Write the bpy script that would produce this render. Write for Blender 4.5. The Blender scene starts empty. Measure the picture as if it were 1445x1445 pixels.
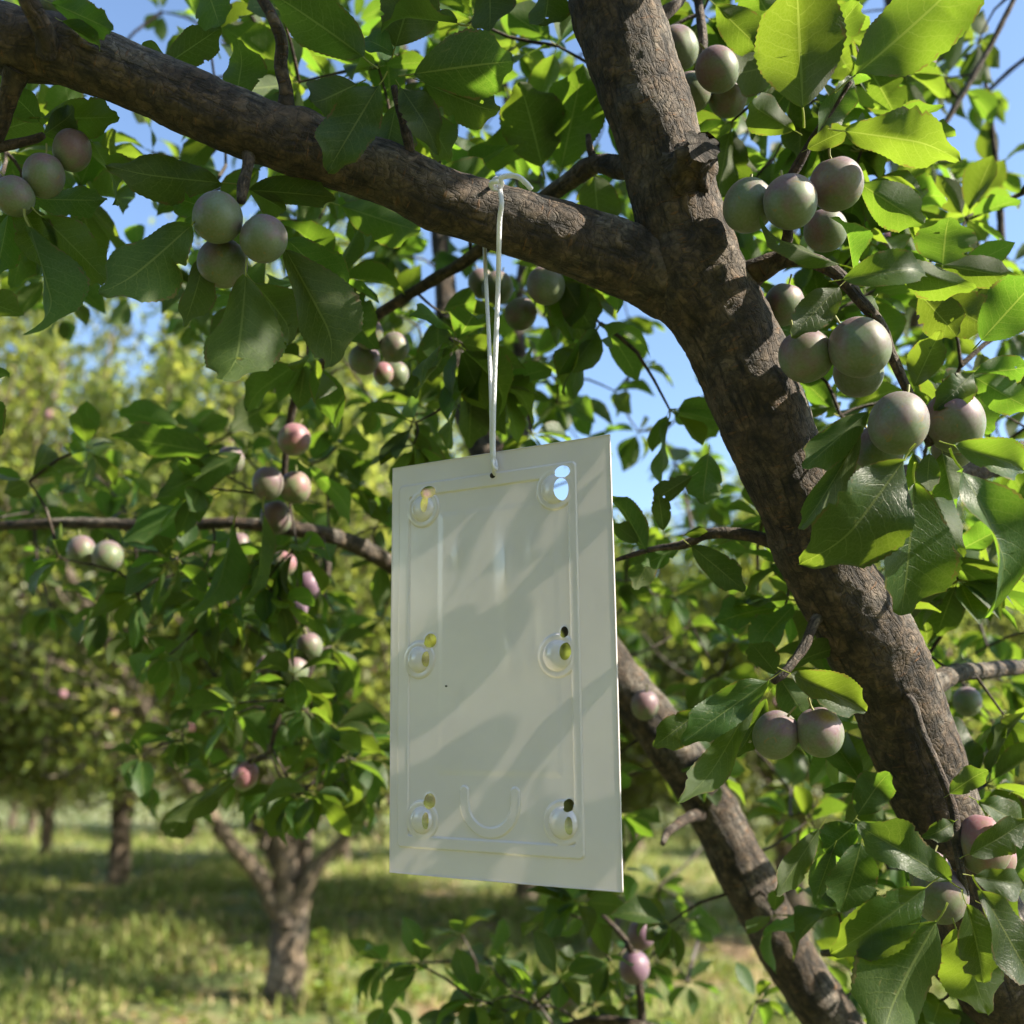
import bpy, math, random
import numpy as np
from mathutils import Vector, Matrix, noise
R = math.radians
rng = np.random.default_rng(7); random.seed(7)
C = bpy.context.scene.collection
sc = bpy.context.scene

# ------------------------------------------------------------------ camera, world, sun
FPX, CX = 1388.0, 722.5          # focal length in photograph pixels
PITCH, EYE = R(15.6), 1.25
cam = bpy.data.cameras.new('camera'); co = bpy.data.objects.new('camera', cam); C.objects.link(co)
cam.sensor_width = 27.0; cam.lens = 27.0 * FPX / 1445.0
co.location = (0, 0, EYE); co.rotation_euler = (math.pi / 2 + PITCH, 0, 0)
cam.clip_start = 0.02; cam.clip_end = 2000
cam.dof.use_dof = True; cam.dof.focus_distance = 0.78; cam.dof.aperture_fstop = 3.4
sc.camera = co
SUN_EL, SUN_AZ = R(36), R(107)    # azimuth clockwise from the view direction (+Y)
w = bpy.data.worlds.new('World'); sc.world = w; w.use_nodes = True
nt = w.node_tree; nt.nodes.clear()
sky = nt.nodes.new('ShaderNodeTexSky'); sky.sky_type = 'NISHITA'; sky.sun_disc = False
sky.sun_elevation = SUN_EL; sky.sun_rotation = SUN_AZ
sky.air_density = 1.0; sky.dust_density = 0.6; sky.ozone_density = 2.2
bg = nt.nodes.new('ShaderNodeBackground'); bg.inputs['Strength'].default_value = 0.105
ow = nt.nodes.new('ShaderNodeOutputWorld')
nt.links.new(sky.outputs[0], bg.inputs[0]); nt.links.new(bg.outputs[0], ow.inputs[0])
sun = bpy.data.lights.new('sun', 'SUN'); sun.energy = 5.0; sun.angle = R(0.53); sun.color = (1.0, 0.90, 0.74)
so = bpy.data.objects.new('sun', sun); C.objects.link(so)
SUN = Vector((math.sin(SUN_AZ) * math.cos(SUN_EL), math.cos(SUN_AZ) * math.cos(SUN_EL), math.sin(SUN_EL)))
so.rotation_euler = SUN.to_track_quat('Z', 'Y').to_euler()
sc.view_settings.view_transform = 'Standard'; sc.view_settings.look = 'None'
sc.view_settings.exposure = 1.68; sc.view_settings.gamma = 1; sc.view_settings.use_curve_mapping = False
sc.render.engine = 'CYCLES'
cy = sc.cycles
cy.use_denoising = True; cy.max_bounces = 8; cy.diffuse_bounces = 4; cy.transmission_bounces = 6
cy.transparent_max_bounces = 6; cy.sample_clamp_indirect = 6; cy.caustics_reflective = False; cy.caustics_refractive = False

cp, sp_ = math.cos(PITCH), math.sin(PITCH)
def P(x, y, d):
    """photograph pixel and depth along the view axis -> the point in the world"""
    xc = (x - CX) / FPX * d; yc = -(y - CX) / FPX * d
    return Vector((xc, d * cp - yc * sp_, EYE + d * sp_ + yc * cp))
def proj(p):
    x, y, z = p[0], p[1], p[2] - EYE
    d = y * cp + z * sp_; yc = -y * sp_ + z * cp
    return CX + FPX * x / d, CX - FPX * yc / d, d
VIEW = Vector((0, cp, sp_)); UPV = Vector((0, -sp_, cp)); RIGHT = Vector((1, 0, 0))

# ------------------------------------------------------------------ materials
def mat(name):
    m = bpy.data.materials.new(name); m.use_nodes = True
    t = m.node_tree; t.nodes.clear()
    out = t.nodes.new('ShaderNodeOutputMaterial')
    def N(kind, **kw):
        n = t.nodes.new(kind)
        for k, v in kw.items():
            if k.startswith('_'): n.inputs[int(k[1:])].default_value = v
            else: setattr(n, k, v)
        return n
    def L(a, b): t.links.new(a, b)
    return m, t, N, L, out
def setin(n, **kw):
    for k, v in kw.items(): n.inputs[k.replace('_', ' ')].default_value = v
def ramp(N, stops):
    r = N('ShaderNodeValToRGB'); e = r.color_ramp.elements
    while len(e) < len(stops): e.new(0.5)
    for i, (p, c) in enumerate(stops):
        e[i].position = p; e[i].color = (c[0], c[1], c[2], 1) if hasattr(c, '__len__') else (c, c, c, 1)
    return r
def math_(N, L, op, a, b=None, c=None, clamp=False):
    n = N('ShaderNodeMath'); n.operation = op; n.use_clamp = clamp
    for i, v in enumerate((a, b, c)):
        if v is None: continue
        if isinstance(v, (int, float)): n.inputs[i].default_value = v
        else: L(v, n.inputs[i])
    return n.outputs[0]
def mixc(N, L, f, a, b, mode='MIX'):
    n = N('ShaderNodeMix'); n.data_type = 'RGBA'; n.blend_type = mode
    for s, v in ((n.inputs[0], f), (n.inputs[6], a), (n.inputs[7], b)):
        if isinstance(v, (int, float)): s.default_value = v
        elif isinstance(v, tuple): s.default_value = (*v, 1)
        else: L(v, s)
    return n.outputs[2]

def leaf_material(name, top, under, trans, tfac, veins=True, rough=0.38):
    m, t, N, L, out = mat(name)
    geo = N('ShaderNodeNewGeometry'); oi = N('ShaderNodeObjectInfo'); at = N('ShaderNodeAttribute', attribute_name='rnd')
    rnd = math_(N, L, 'FRACT', math_(N, L, 'ADD', oi.outputs['Random'], at.outputs['Fac']))
    rnd2 = math_(N, L, 'FRACT', math_(N, L, 'MULTIPLY', rnd, 7.31))
    uv = N('ShaderNodeUVMap'); sep = N('ShaderNodeSeparateXYZ'); L(uv.outputs[0], sep.inputs[0])
    u, v = sep.outputs[0], sep.outputs[1]
    av = math_(N, L, 'ABSOLUTE', v)
    col = mixc(N, L, geo.outputs['Backfacing'], top, under)
    tc = trans
    # age and hue differ from leaf to leaf
    hv = N('ShaderNodeHueSaturation')
    L(math_(N, L, 'MULTIPLY_ADD', rnd, 0.05, 0.472), hv.inputs['Hue'])
    L(math_(N, L, 'MULTIPLY_ADD', rnd2, 0.7, 0.65), hv.inputs['Value'])
    hv2 = N('ShaderNodeHueSaturation')
    L(math_(N, L, 'MULTIPLY_ADD', rnd2, 0.04, 0.478), hv2.inputs['Hue'])
    L(math_(N, L, 'MULTIPLY_ADD', rnd, 0.5, 0.75), hv2.inputs['Value'])
    hv2.inputs['Color'].default_value = (*tc, 1)
    tcol = hv2.outputs[0]
    bump_in = None
    if veins:
        mid = math_(N, L, 'LESS_THAN', av, math_(N, L, 'MULTIPLY_ADD', u, -0.030, 0.045))
        q = math_(N, L, 'SUBTRACT', math_(N, L, 'MULTIPLY', u, 9.5), math_(N, L, 'MULTIPLY', math_(N, L, 'POWER', av, 1.25), 2.1))
        nz = N('ShaderNodeTexNoise'); nz.inputs['Scale'].default_value = 5; L(uv.outputs[0], nz.inputs['Vector'])
        q = math_(N, L, 'ADD', q, math_(N, L, 'MULTIPLY', nz.outputs[0], 0.5))
        side = math_(N, L, 'MULTIPLY', math_(N, L, 'GREATER_THAN', v, 0.0), 0.45)
        q = math_(N, L, 'ADD', q, side)
        fr = math_(N, L, 'ABSOLUTE', math_(N, L, 'SUBTRACT', math_(N, L, 'FRACT', q), 0.5))
        sv = N('ShaderNodeMapRange'); sv.interpolation_type = 'SMOOTHSTEP'; L(fr, sv.inputs[0])
        sv.inputs[1].default_value = 0.065; sv.inputs[2].default_value = 0.0; sv.inputs[3].default_value = 0; sv.inputs[4].default_value = 1
        fade = math_(N, L, 'MULTIPLY', sv.outputs[0], math_(N, L, 'SUBTRACT', 1.0, math_(N, L, 'MULTIPLY', av, 0.75), clamp=True))
        mp = N('ShaderNodeMapping'); mp.inputs['Scale'].default_value = (30, 11, 1); L(uv.outputs[0], mp.inputs[0])
        vo = N('ShaderNodeTexVoronoi'); vo.feature = 'DISTANCE_TO_EDGE'; vo.inputs['Scale'].default_value = 1.0; L(mp.outputs[0], vo.inputs['Vector'])
        ret = math_(N, L, 'SUBTRACT', 1.0, math_(N, L, 'MULTIPLY', vo.outputs[0], 7.0), clamp=True)
        vein = math_(N, L, 'MAXIMUM', mid, math_(N, L, 'MULTIPLY', fade, 0.7), clamp=True)
        veinr = math_(N, L, 'MAXIMUM', vein, math_(N, L, 'MULTIPLY', ret, 0.22))
        col = mixc(N, L, math_(N, L, 'MULTIPLY', veinr, 0.62), col, (0.13, 0.17, 0.05))
        tcol = mixc(N, L, math_(N, L, 'MULTIPLY', veinr, 0.6), tcol, (0.50, 0.62, 0.10))
        # blemishes
        n2 = N('ShaderNodeTexNoise'); n2.inputs['Scale'].default_value = 9; n2.inputs['Detail'].default_value = 5
        ov = N('ShaderNodeVectorMath'); ov.operation = 'ADD'; L(uv.outputs[0], ov.inputs[0])
        cmb = N('ShaderNodeCombineXYZ'); L(math_(N, L, 'MULTIPLY', rnd, 90.0), cmb.inputs[2]); L(cmb.outputs[0], ov.inputs[1]); L(ov.outputs[0], n2.inputs['Vector'])
        sp = ramp(N, [(0.66, 0.0), (0.72, 1.0)]); L(n2.outputs[0], sp.inputs[0])
        col = mixc(N, L, math_(N, L, 'MULTIPLY', sp.outputs[0], 0.45), col, (0.16, 0.14, 0.05))
        eg = math_(N, L, 'MULTIPLY', math_(N, L, 'GREATER_THAN', av, 0.90), math_(N, L, 'GREATER_THAN', n2.outputs[0], 0.54))
        col = mixc(N, L, math_(N, L, 'MULTIPLY', eg, 0.5), col, (0.15, 0.10, 0.04))
        tcol = mixc(N, L, math_(N, L, 'MULTIPLY', eg, 0.6), tcol, (0.25, 0.16, 0.04))
        mt = ramp(N, [(0.3, 0.78), (0.7, 1.2)]); L(n2.outputs[0], mt.inputs[0])
        col = mixc(N, L, 1.0, col, mt.outputs[0], 'MULTIPLY')
        hgt = math_(N, L, 'SUBTRACT', math_(N, L, 'MULTIPLY', ret, 0.3), vein)
        bm = N('ShaderNodeBump'); bm.inputs['Strength'].default_value = 0.5; bm.inputs['Distance'].default_value = 0.0006; L(hgt, bm.inputs['Height'])
        bump_in = bm.outputs[0]
    L(col, hv.inputs['Color'])
    stalk = math_(N, L, 'LESS_THAN', u, 0.0)
    colf = mixc(N, L, stalk, hv.outputs[0], (0.26, 0.27, 0.07))
    pb = N('ShaderNodeBsdfPrincipled'); L(colf, pb.inputs['Base Color'])
    L(math_(N, L, 'MULTIPLY_ADD', geo.outputs['Backfacing'], 0.18, rough), pb.inputs['Roughness'])
    pb.inputs['Specular IOR Level'].default_value = 0.34
    tr = N('ShaderNodeBsdfTranslucent'); L(tcol, tr.inputs[0])
    if bump_in: L(bump_in, pb.inputs['Normal'])
    mx = N('ShaderNodeMixShader'); mx.inputs[0].default_value = tfac
    L(pb.outputs[0], mx.inputs[1]); L(tr.outputs[0], mx.inputs[2]); L(mx.outputs[0], out.inputs[0])
    return m

def bark_material(name, dark, light, red, lent=True, k=1.0):
    m, t, N, L, out = mat(name)
    uv = N('ShaderNodeUVMap'); geo = N('ShaderNodeNewGeometry'); tc = N('ShaderNodeTexCoord')
    def noise_(vec, scale, detail=6, rough=0.6):
        n = N('ShaderNodeTexNoise'); n.inputs['Scale'].default_value = scale; n.inputs['Detail'].default_value = detail; n.inputs['Roughness'].default_value = rough
        L(vec, n.inputs['Vector']); return n.outputs[0]
    big = noise_(geo.outputs['Position'], 22 * k, 5)
    fine = noise_(geo.outputs['Position'], 260 * k, 6, 0.7)
    mid = noise_(geo.outputs['Position'], 75 * k, 6, 0.65)
    mp = N('ShaderNodeMapping'); mp.inputs['Scale'].default_value = (55 * k, 260 * k, 1); L(uv.outputs[0], mp.inputs[0])   # short marks across the stem
    ln = noise_(mp.outputs[0], 1.0, 3, 0.5)
    mp2 = N('ShaderNodeMapping'); mp2.inputs['Scale'].default_value = (150 * k, 28 * k, 1); L(uv.outputs[0], mp2.inputs[0])  # cracks along the stem
    cr = noise_(mp2.outputs[0], 1.0, 5, 0.6)
    wv = N('ShaderNodeVectorMath'); wv.operation = 'MULTIPLY_ADD'; nv_ = N('ShaderNodeTexNoise'); nv_.inputs['Scale'].default_value = 60 * k; nv_.inputs['Detail'].default_value = 4
    L(uv.outputs[0], nv_.inputs['Vector']); L(nv_.outputs[1], wv.inputs[0]); wv.inputs[1].default_value = (0.030 / k, 0.030 / k, 0); L(uv.outputs[0], wv.inputs[2])
    mp3 = N('ShaderNodeMapping'); mp3.inputs['Scale'].default_value = (120 * k, 120 * k, 1); L(wv.outputs[0], mp3.inputs[0])
    ve = N('ShaderNodeTexVoronoi'); ve.feature = 'DISTANCE_TO_EDGE'; ve.inputs['Scale'].default_value = 1; L(mp3.outputs[0], ve.inputs['Vector'])
    vc = N('ShaderNodeTexVoronoi'); vc.inputs['Scale'].default_value = 1; L(mp3.outputs[0], vc.inputs['Vector'])
    sv_ = N('ShaderNodeSeparateXYZ'); L(vc.outputs['Color'], sv_.inputs[0])
    plate = ramp(N, [(0.0, 0.0), (0.10, 0.75), (0.3, 1.0)]); L(ve.outputs[0], plate.inputs[0])
    c1 = ramp(N, [(0.33, dark), (0.53, tuple(0.5 * (a + b) for a, b in zip(dark, light))), (0.72, light)]); L(mid, c1.inputs[0])
    gp = ramp(N, [(0.47, 0.0), (0.62, 1.0)]); L(big, gp.inputs[0])
    sepn = N('ShaderNodeSeparateXYZ'); L(geo.outputs['Normal'], sepn.inputs[0])
    upf = N('ShaderNodeMapRange'); L(sepn.outputs[2], upf.inputs[0]); upf.inputs[1].default_value = -0.5; upf.inputs[2].default_value = 0.9; upf.inputs[3].default_value = 0.12; upf.inputs[4].default_value = 0.95
    lich = math_(N, L, 'MULTIPLY', math_(N, L, 'MULTIPLY', gp.outputs[0], upf.outputs[0]), math_(N, L, 'MULTIPLY_ADD', fine, 1.2, 0.1, clamp=True))
    col = mixc(N, L, lich, c1.outputs[0], (0.24, 0.22, 0.19))
    if lent:
        lr = ramp(N, [(0.62, 0.0), (0.68, 1.0)]); L(ln, lr.inputs[0])
        col = mixc(N, L, math_(N, L, 'MULTIPLY', lr.outputs[0], 0.75), col, red)
    col = mixc(N, L, 1.0, col, math_(N, L, 'MULTIPLY_ADD', sv_.outputs[0], 0.8, 0.6), 'MULTIPLY')
    col = mixc(N, L, 0.38, col, plate.outputs[0], 'MULTIPLY')
    ck = ramp(N, [(0.34, 0.15), (0.48, 1.0)]); L(cr, ck.inputs[0])
    col = mixc(N, L, 1.0, col, ck.outputs[0], 'MULTIPLY')
    fr = ramp(N, [(0.3, 0.65), (0.7, 1.25)]); L(fine, fr.inputs[0])
    col = mixc(N, L, 1.0, col, fr.outputs[0], 'MULTIPLY')
    h = math_(N, L, 'ADD', math_(N, L, 'MULTIPLY', mid, 1.2), math_(N, L, 'MULTIPLY', fine, 0.45))
    h = math_(N, L, 'ADD', h, math_(N, L, 'MULTIPLY', ck.outputs[0], 0.8))
    h = math_(N, L, 'ADD', h, math_(N, L, 'MULTIPLY', math_(N, L, 'MULTIPLY_ADD', sv_.outputs[1], 0.6, plate.outputs[0]), 0.36))
    if lent: h = math_(N, L, 'ADD', h, math_(N, L, 'MULTIPLY', lr.outputs[0], 0.35))
    bm = N('ShaderNodeBump'); bm.inputs['Strength'].default_value = 1.0; bm.inputs['Distance'].default_value = 0.0024 / k; L(h, bm.inputs['Height'])
    pb = N('ShaderNodeBsdfPrincipled'); L(col, pb.inputs['Base Color']); pb.inputs['Roughness'].default_value = 0.82; L(bm.outputs[0], pb.inputs['Normal'])
    L(pb.outputs[0], out.inputs[0])
    return m

def plum_material(name, green, blush, amount):
    m, t, N, L, out = mat(name)
    tc = N('ShaderNodeTexCoord'); oi = N('ShaderNodeObjectInfo'); geo = N('ShaderNodeNewGeometry')
    ov = N('ShaderNodeVectorMath'); ov.operation = 'ADD'; L(tc.outputs['Object'], ov.inputs[0])
    cmb = N('ShaderNodeCombineXYZ'); L(math_(N, L, 'MULTIPLY', oi.outputs['Random'], 40.0), cmb.inputs[0]); L(cmb.outputs[0], ov.inputs[1])
    n = N('ShaderNodeTexNoise'); n.inputs['Scale'].default_value = 1.1; n.inputs['Detail'].default_value = 3; L(ov.outputs[0], n.inputs['Vector'])
    sep = N('ShaderNodeSeparateXYZ'); L(tc.outputs['Object'], sep.inputs[0])
    f = math_(N, L, 'ADD', math_(N, L, 'MULTIPLY', n.outputs[0], 1.0), math_(N, L, 'MULTIPLY', sep.outputs[2], 0.22))
    f = math_(N, L, 'ADD', f, math_(N, L, 'MULTIPLY_ADD', oi.outputs['Random'], 0.16, amount - 0.58))
    r = ramp(N, [(0.42, 0.0), (0.72, 1.0)]); L(f, r.inputs[0])
    col = mixc(N, L, r.outputs[0], green, blush)
    fn = N('ShaderNodeTexNoise'); fn.inputs['Scale'].default_value = 9; fn.inputs['Detail'].default_value = 6; L(ov.outputs[0], fn.inputs['Vector'])
    bl = N('ShaderNodeLayerWeight'); bl.inputs[0].default_value = 0.35
    bloom = math_(N, L, 'MULTIPLY', math_(N, L, 'MULTIPLY_ADD', fn.outputs[0], 1.3, -0.10), math_(N, L, 'MULTIPLY_ADD', bl.outputs['Facing'], 0.45, 0.32), clamp=True)
    col = mixc(N, L, bloom, col, (0.26, 0.27, 0.285))
    vo = N('ShaderNodeTexVoronoi'); vo.inputs['Scale'].default_value = 9; L(ov.outputs[0], vo.inputs['Vector'])
    s = ramp(N, [(0.03, 1.0), (0.07, 0.0)]); L(vo.outputs[0], s.inputs[0])
    col = mixc(N, L, math_(N, L, 'MULTIPLY', s.outputs[0], 0.5), col, (0.30, 0.30, 0.16))
    rs = N('ShaderNodeTexNoise'); rs.inputs['Scale'].default_value = 2.3; rs.inputs['Detail'].default_value = 4; rs.inputs['Distortion'].default_value = 1.5; L(ov.outputs[0], rs.inputs['Vector'])
    rr = ramp(N, [(0.645, 0.0), (0.68, 1.0)]); L(rs.outputs[0], rr.inputs[0])
    col = mixc(N, L, math_(N, L, 'MULTIPLY', rr.outputs[0], 0.6), col, (0.22, 0.15, 0.05))
    pb = N('ShaderNodeBsdfPrincipled'); L(col, pb.inputs['Base Color']); pb.inputs['Roughness'].default_value = 0.48
    pb.inputs['Specular IOR Level'].default_value = 0.4
    pb.inputs['Subsurface Weight'].default_value = 0.25; pb.inputs['Subsurface Radius'].default_value = (1.0, 0.8, 0.3); pb.inputs['Subsurface Scale'].default_value = 0.004
    L(pb.outputs[0], out.inputs[0])
    return m

def plain(name, col, rough=0.6, trans=None, tfac=0.3, spec=0.5):
    m, t, N, L, out = mat(name)
    n = N('ShaderNodeTexNoise'); n.inputs['Scale'].default_value = 60; tc = N('ShaderNodeTexCoord'); L(tc.outputs['Object'], n.inputs['Vector'])
    r = ramp(N, [(0.3, tuple(c * 0.9 for c in col)), (0.7, tuple(min(1, c * 1.08) for c in col))]); L(n.outputs[0], r.inputs[0])
    pb = N('ShaderNodeBsdfPrincipled'); L(r.outputs[0], pb.inputs['Base Color']); pb.inputs['Roughness'].default_value = rough; pb.inputs['Specular IOR Level'].default_value = spec
    if name == 'white cord':
        wt = N('ShaderNodeTexWave'); wt.inputs['Scale'].default_value = 160; wt.bands_direction = 'DIAGONAL'; uvn = N('ShaderNodeUVMap'); L(uvn.outputs[0], wt.inputs['Vector']); bb = N('ShaderNodeBump'); bb.inputs['Distance'].default_value = .0006; bb.inputs['Strength'].default_value = .2; L(wt.outputs[1], bb.inputs['Height']); L(bb.outputs[0], pb.inputs['Normal'])
    if trans:
        tr = N('ShaderNodeBsdfTranslucent'); tr.inputs[0].default_value = (*trans, 1)
        mx = N('ShaderNodeMixShader'); mx.inputs[0].default_value = tfac
        L(pb.outputs[0], mx.inputs[1]); L(tr.outputs[0], mx.inputs[2]); L(mx.outputs[0], out.inputs[0])
    else: L(pb.outputs[0], out.inputs[0])
    return m

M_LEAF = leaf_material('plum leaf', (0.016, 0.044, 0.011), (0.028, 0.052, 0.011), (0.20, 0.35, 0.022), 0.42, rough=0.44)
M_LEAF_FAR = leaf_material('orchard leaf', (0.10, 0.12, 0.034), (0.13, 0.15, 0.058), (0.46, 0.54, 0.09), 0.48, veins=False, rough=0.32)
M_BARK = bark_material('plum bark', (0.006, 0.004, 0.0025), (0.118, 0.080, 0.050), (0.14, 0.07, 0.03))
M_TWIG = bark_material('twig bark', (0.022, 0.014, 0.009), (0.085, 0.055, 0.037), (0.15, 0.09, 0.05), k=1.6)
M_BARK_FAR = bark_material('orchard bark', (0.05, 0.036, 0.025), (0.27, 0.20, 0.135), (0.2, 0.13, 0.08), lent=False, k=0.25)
M_PLUM = plum_material('unripe plum', (0.085, 0.125, 0.034), (0.135, 0.060, 0.075), 0.54)
M_PLUM_P = plum_material('pink plum', (0.13, 0.16, 0.05), (0.24, 0.075, 0.095), 0.62)
M_PLUM_V = plum_material('purple plum', (0.13, 0.10, 0.08), (0.15, 0.065, 0.12), 0.80)
M_STEM = plain('fruit stalk', (0.20, 0.21, 0.07))
M_CORD = plain('white cord', (0.76, 0.77, 0.84), 0.35, (0.7, 0.7, 0.75), 0.2)
M_WOUND = bark_material('dark heartwood', (0.006, 0.004, 0.003), (0.045, 0.032, 0.022), (0.03, 0.02, 0.015), k=2.0)
M_SPECK = plain('dark speck', (0.02, 0.03, 0.015), 0.8)

# ------------------------------------------------------------------ mesh helpers
def mesh_np(name, verts, quads=None, tris=None, uv=None, attr=None, smooth=True):
    """verts (n,3); quads (q,4); tris (t,3); uv per vertex (n,2); attr per vertex (n,)"""
    me = bpy.data.meshes.new(name)
    verts = np.ascontiguousarray(verts, np.float32)
    me.vertices.add(len(verts)); me.vertices.foreach_set('co', verts.ravel())
    parts, tot = [], []
    if quads is not None and len(quads): parts.append(np.asarray(quads, np.int32).ravel()); tot.append(np.full(len(quads), 4, np.int32))
    if tris is not None and len(tris): parts.append(np.asarray(tris, np.int32).ravel()); tot.append(np.full(len(tris), 3, np.int32))
    loops = np.concatenate(parts); tot = np.concatenate(tot)
    start = np.concatenate([[0], np.cumsum(tot)[:-1]]).astype(np.int32)
    me.loops.add(len(loops)); me.loops.foreach_set('vertex_index', loops)
    me.polygons.add(len(tot)); me.polygons.foreach_set('loop_start', start); me.polygons.foreach_set('loop_total', tot)
    me.polygons.foreach_set('use_smooth', np.full(len(tot), smooth, bool))
    if uv is not None:
        l = me.uv_layers.new(name='UVMap'); l.data.foreach_set('uv', np.ascontiguousarray(np.asarray(uv, np.float32)[loops]).ravel())
    if attr is not None:
        a = me.attributes.new('rnd', 'FLOAT', 'POINT'); a.data.foreach_set('value', np.ascontiguousarray(attr, np.float32))
    me.update(calc_edges=True)
    return me
def link(name, data, m=None, parent=None):
    o = bpy.data.objects.new(name, data); C.objects.link(o)
    if m is not None and data is not None and not data.materials: data.materials.append(m)
    if parent is not None: o.parent = parent
    return o
def tag(o, label=None, cat=None, group=None, kind=None):
    if label: o['label'] = label
    if cat: o['category'] = cat
    if group: o['group'] = group
    if kind: o['kind'] = kind
    return o
def join_arrays(lst):
    """[(verts, quads, uv)] -> one"""
    V, Q, U = [], [], []; k = 0
    for v, q, u in lst: V.append(v); Q.append(q + k); U.append(u); k += len(v)
    return np.concatenate(V), np.concatenate(Q), np.concatenate(U)

def catmull(pts, rad, step):
    pts = [np.array(p, float) for p in pts]; n = len(pts)
    out, ro = [], []
    for i in range(n - 1):
        p0 = pts[i - 1] if i else 2 * pts[0] - pts[1]; p1 = pts[i]; p2 = pts[i + 1]
        p3 = pts[i + 2] if i + 2 < n else 2 * pts[-1] - pts[-2]
        k = max(2, int(np.linalg.norm(p2 - p1) / step))
        for j in range(k):
            t = j / k
            out.append(0.5 * (2 * p1 + (p2 - p0) * t + (2 * p0 - 5 * p1 + 4 * p2 - p3) * t * t + (3 * p1 - p0 - 3 * p2 + p3) * t ** 3))
            s = t * t * (3 - 2 * t); ro.append(rad[i] * (1 - s) + rad[i + 1] * s)
    out.append(pts[-1]); ro.append(rad[-1])
    return np.array(out), np.array(ro)
def tube(path, rad, sides, rough=0.0, nsc=20.0, cap=True, bumps=()):
    """swept tube along path, knobbly by rough (share of the radius)"""
    n = len(path); tan = np.gradient(path, axis=0); tan /= np.linalg.norm(tan, axis=1)[:, None] + 1e-12
    a = np.array([0, 0, 1.0]) if abs(tan[0][2]) < 0.9 else np.array([1.0, 0, 0])
    nrm = np.cross(tan[0], a); nrm /= np.linalg.norm(nrm)
    ang = np.linspace(0, 2 * np.pi, sides + 1)
    V = np.zeros((n, sides + 1, 3)); U = np.zeros((n, sides + 1, 2)); s = 0.0; r0 = float(np.mean(rad))
    for i in range(n):
        if i: s += np.linalg.norm(path[i] - path[i - 1])
        nrm = nrm - tan[i] * nrm.dot(tan[i]); nrm /= np.linalg.norm(nrm) + 1e-12
        b = np.cross(tan[i], nrm)
        d = np.cos(ang)[:, None] * nrm + np.sin(ang)[:, None] * b
        r = np.full(sides + 1, rad[i])
        if rough:
            for j in range(sides):
                q = Vector(path[i] + d[j] * rad[i])
                r[j] *= 1 + rough * (noise.noise(q * nsc) * 1.1 + 0.5 * noise.noise(q * nsc * 3.1) + 0.25 * noise.noise(q * nsc * 8) + 0.12 * noise.noise(q * nsc * 19))
            r[sides] = r[0]
        V[i] = path[i] + d * r[:, None]
        for (bp, br, bh) in bumps:
            dv = V[i] - np.array(bp); g = np.exp(-(dv ** 2).sum(1) / br ** 2) * bh
            V[i] += d * g[:, None]
        U[i, :, 0] = ang / (2 * np.pi) * 2 * np.pi * r0; U[i, :, 1] = s
    i, j = np.meshgrid(np.arange(n - 1), np.arange(sides), indexing='ij')
    a_ = (i * (sides + 1) + j).ravel(); q = np.stack([a_, a_ + 1, a_ + sides + 2, a_ + sides + 1], 1)
    V = V.reshape(-1, 3); U = U.reshape(-1, 2)
    if cap:
        for end, off in ((0, 0), (n - 1, (n - 1) * (sides + 1))):
            c = len(V); V = np.vstack([V, path[end] + (tan[end] * rad[end] * 0.4 if end else -tan[end] * rad[end] * 0.4)]); U = np.vstack([U, U[off]])
            k = np.arange(0, sides - 1, 2); ring = off + k
            qq = np.stack([np.full(len(k), c), ring, ring + 1, ring + 2], 1)
            if end: qq = qq[:, [0, 1, 2, 3]]
            q = np.vstack([q, qq])
    return V, q, U

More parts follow.
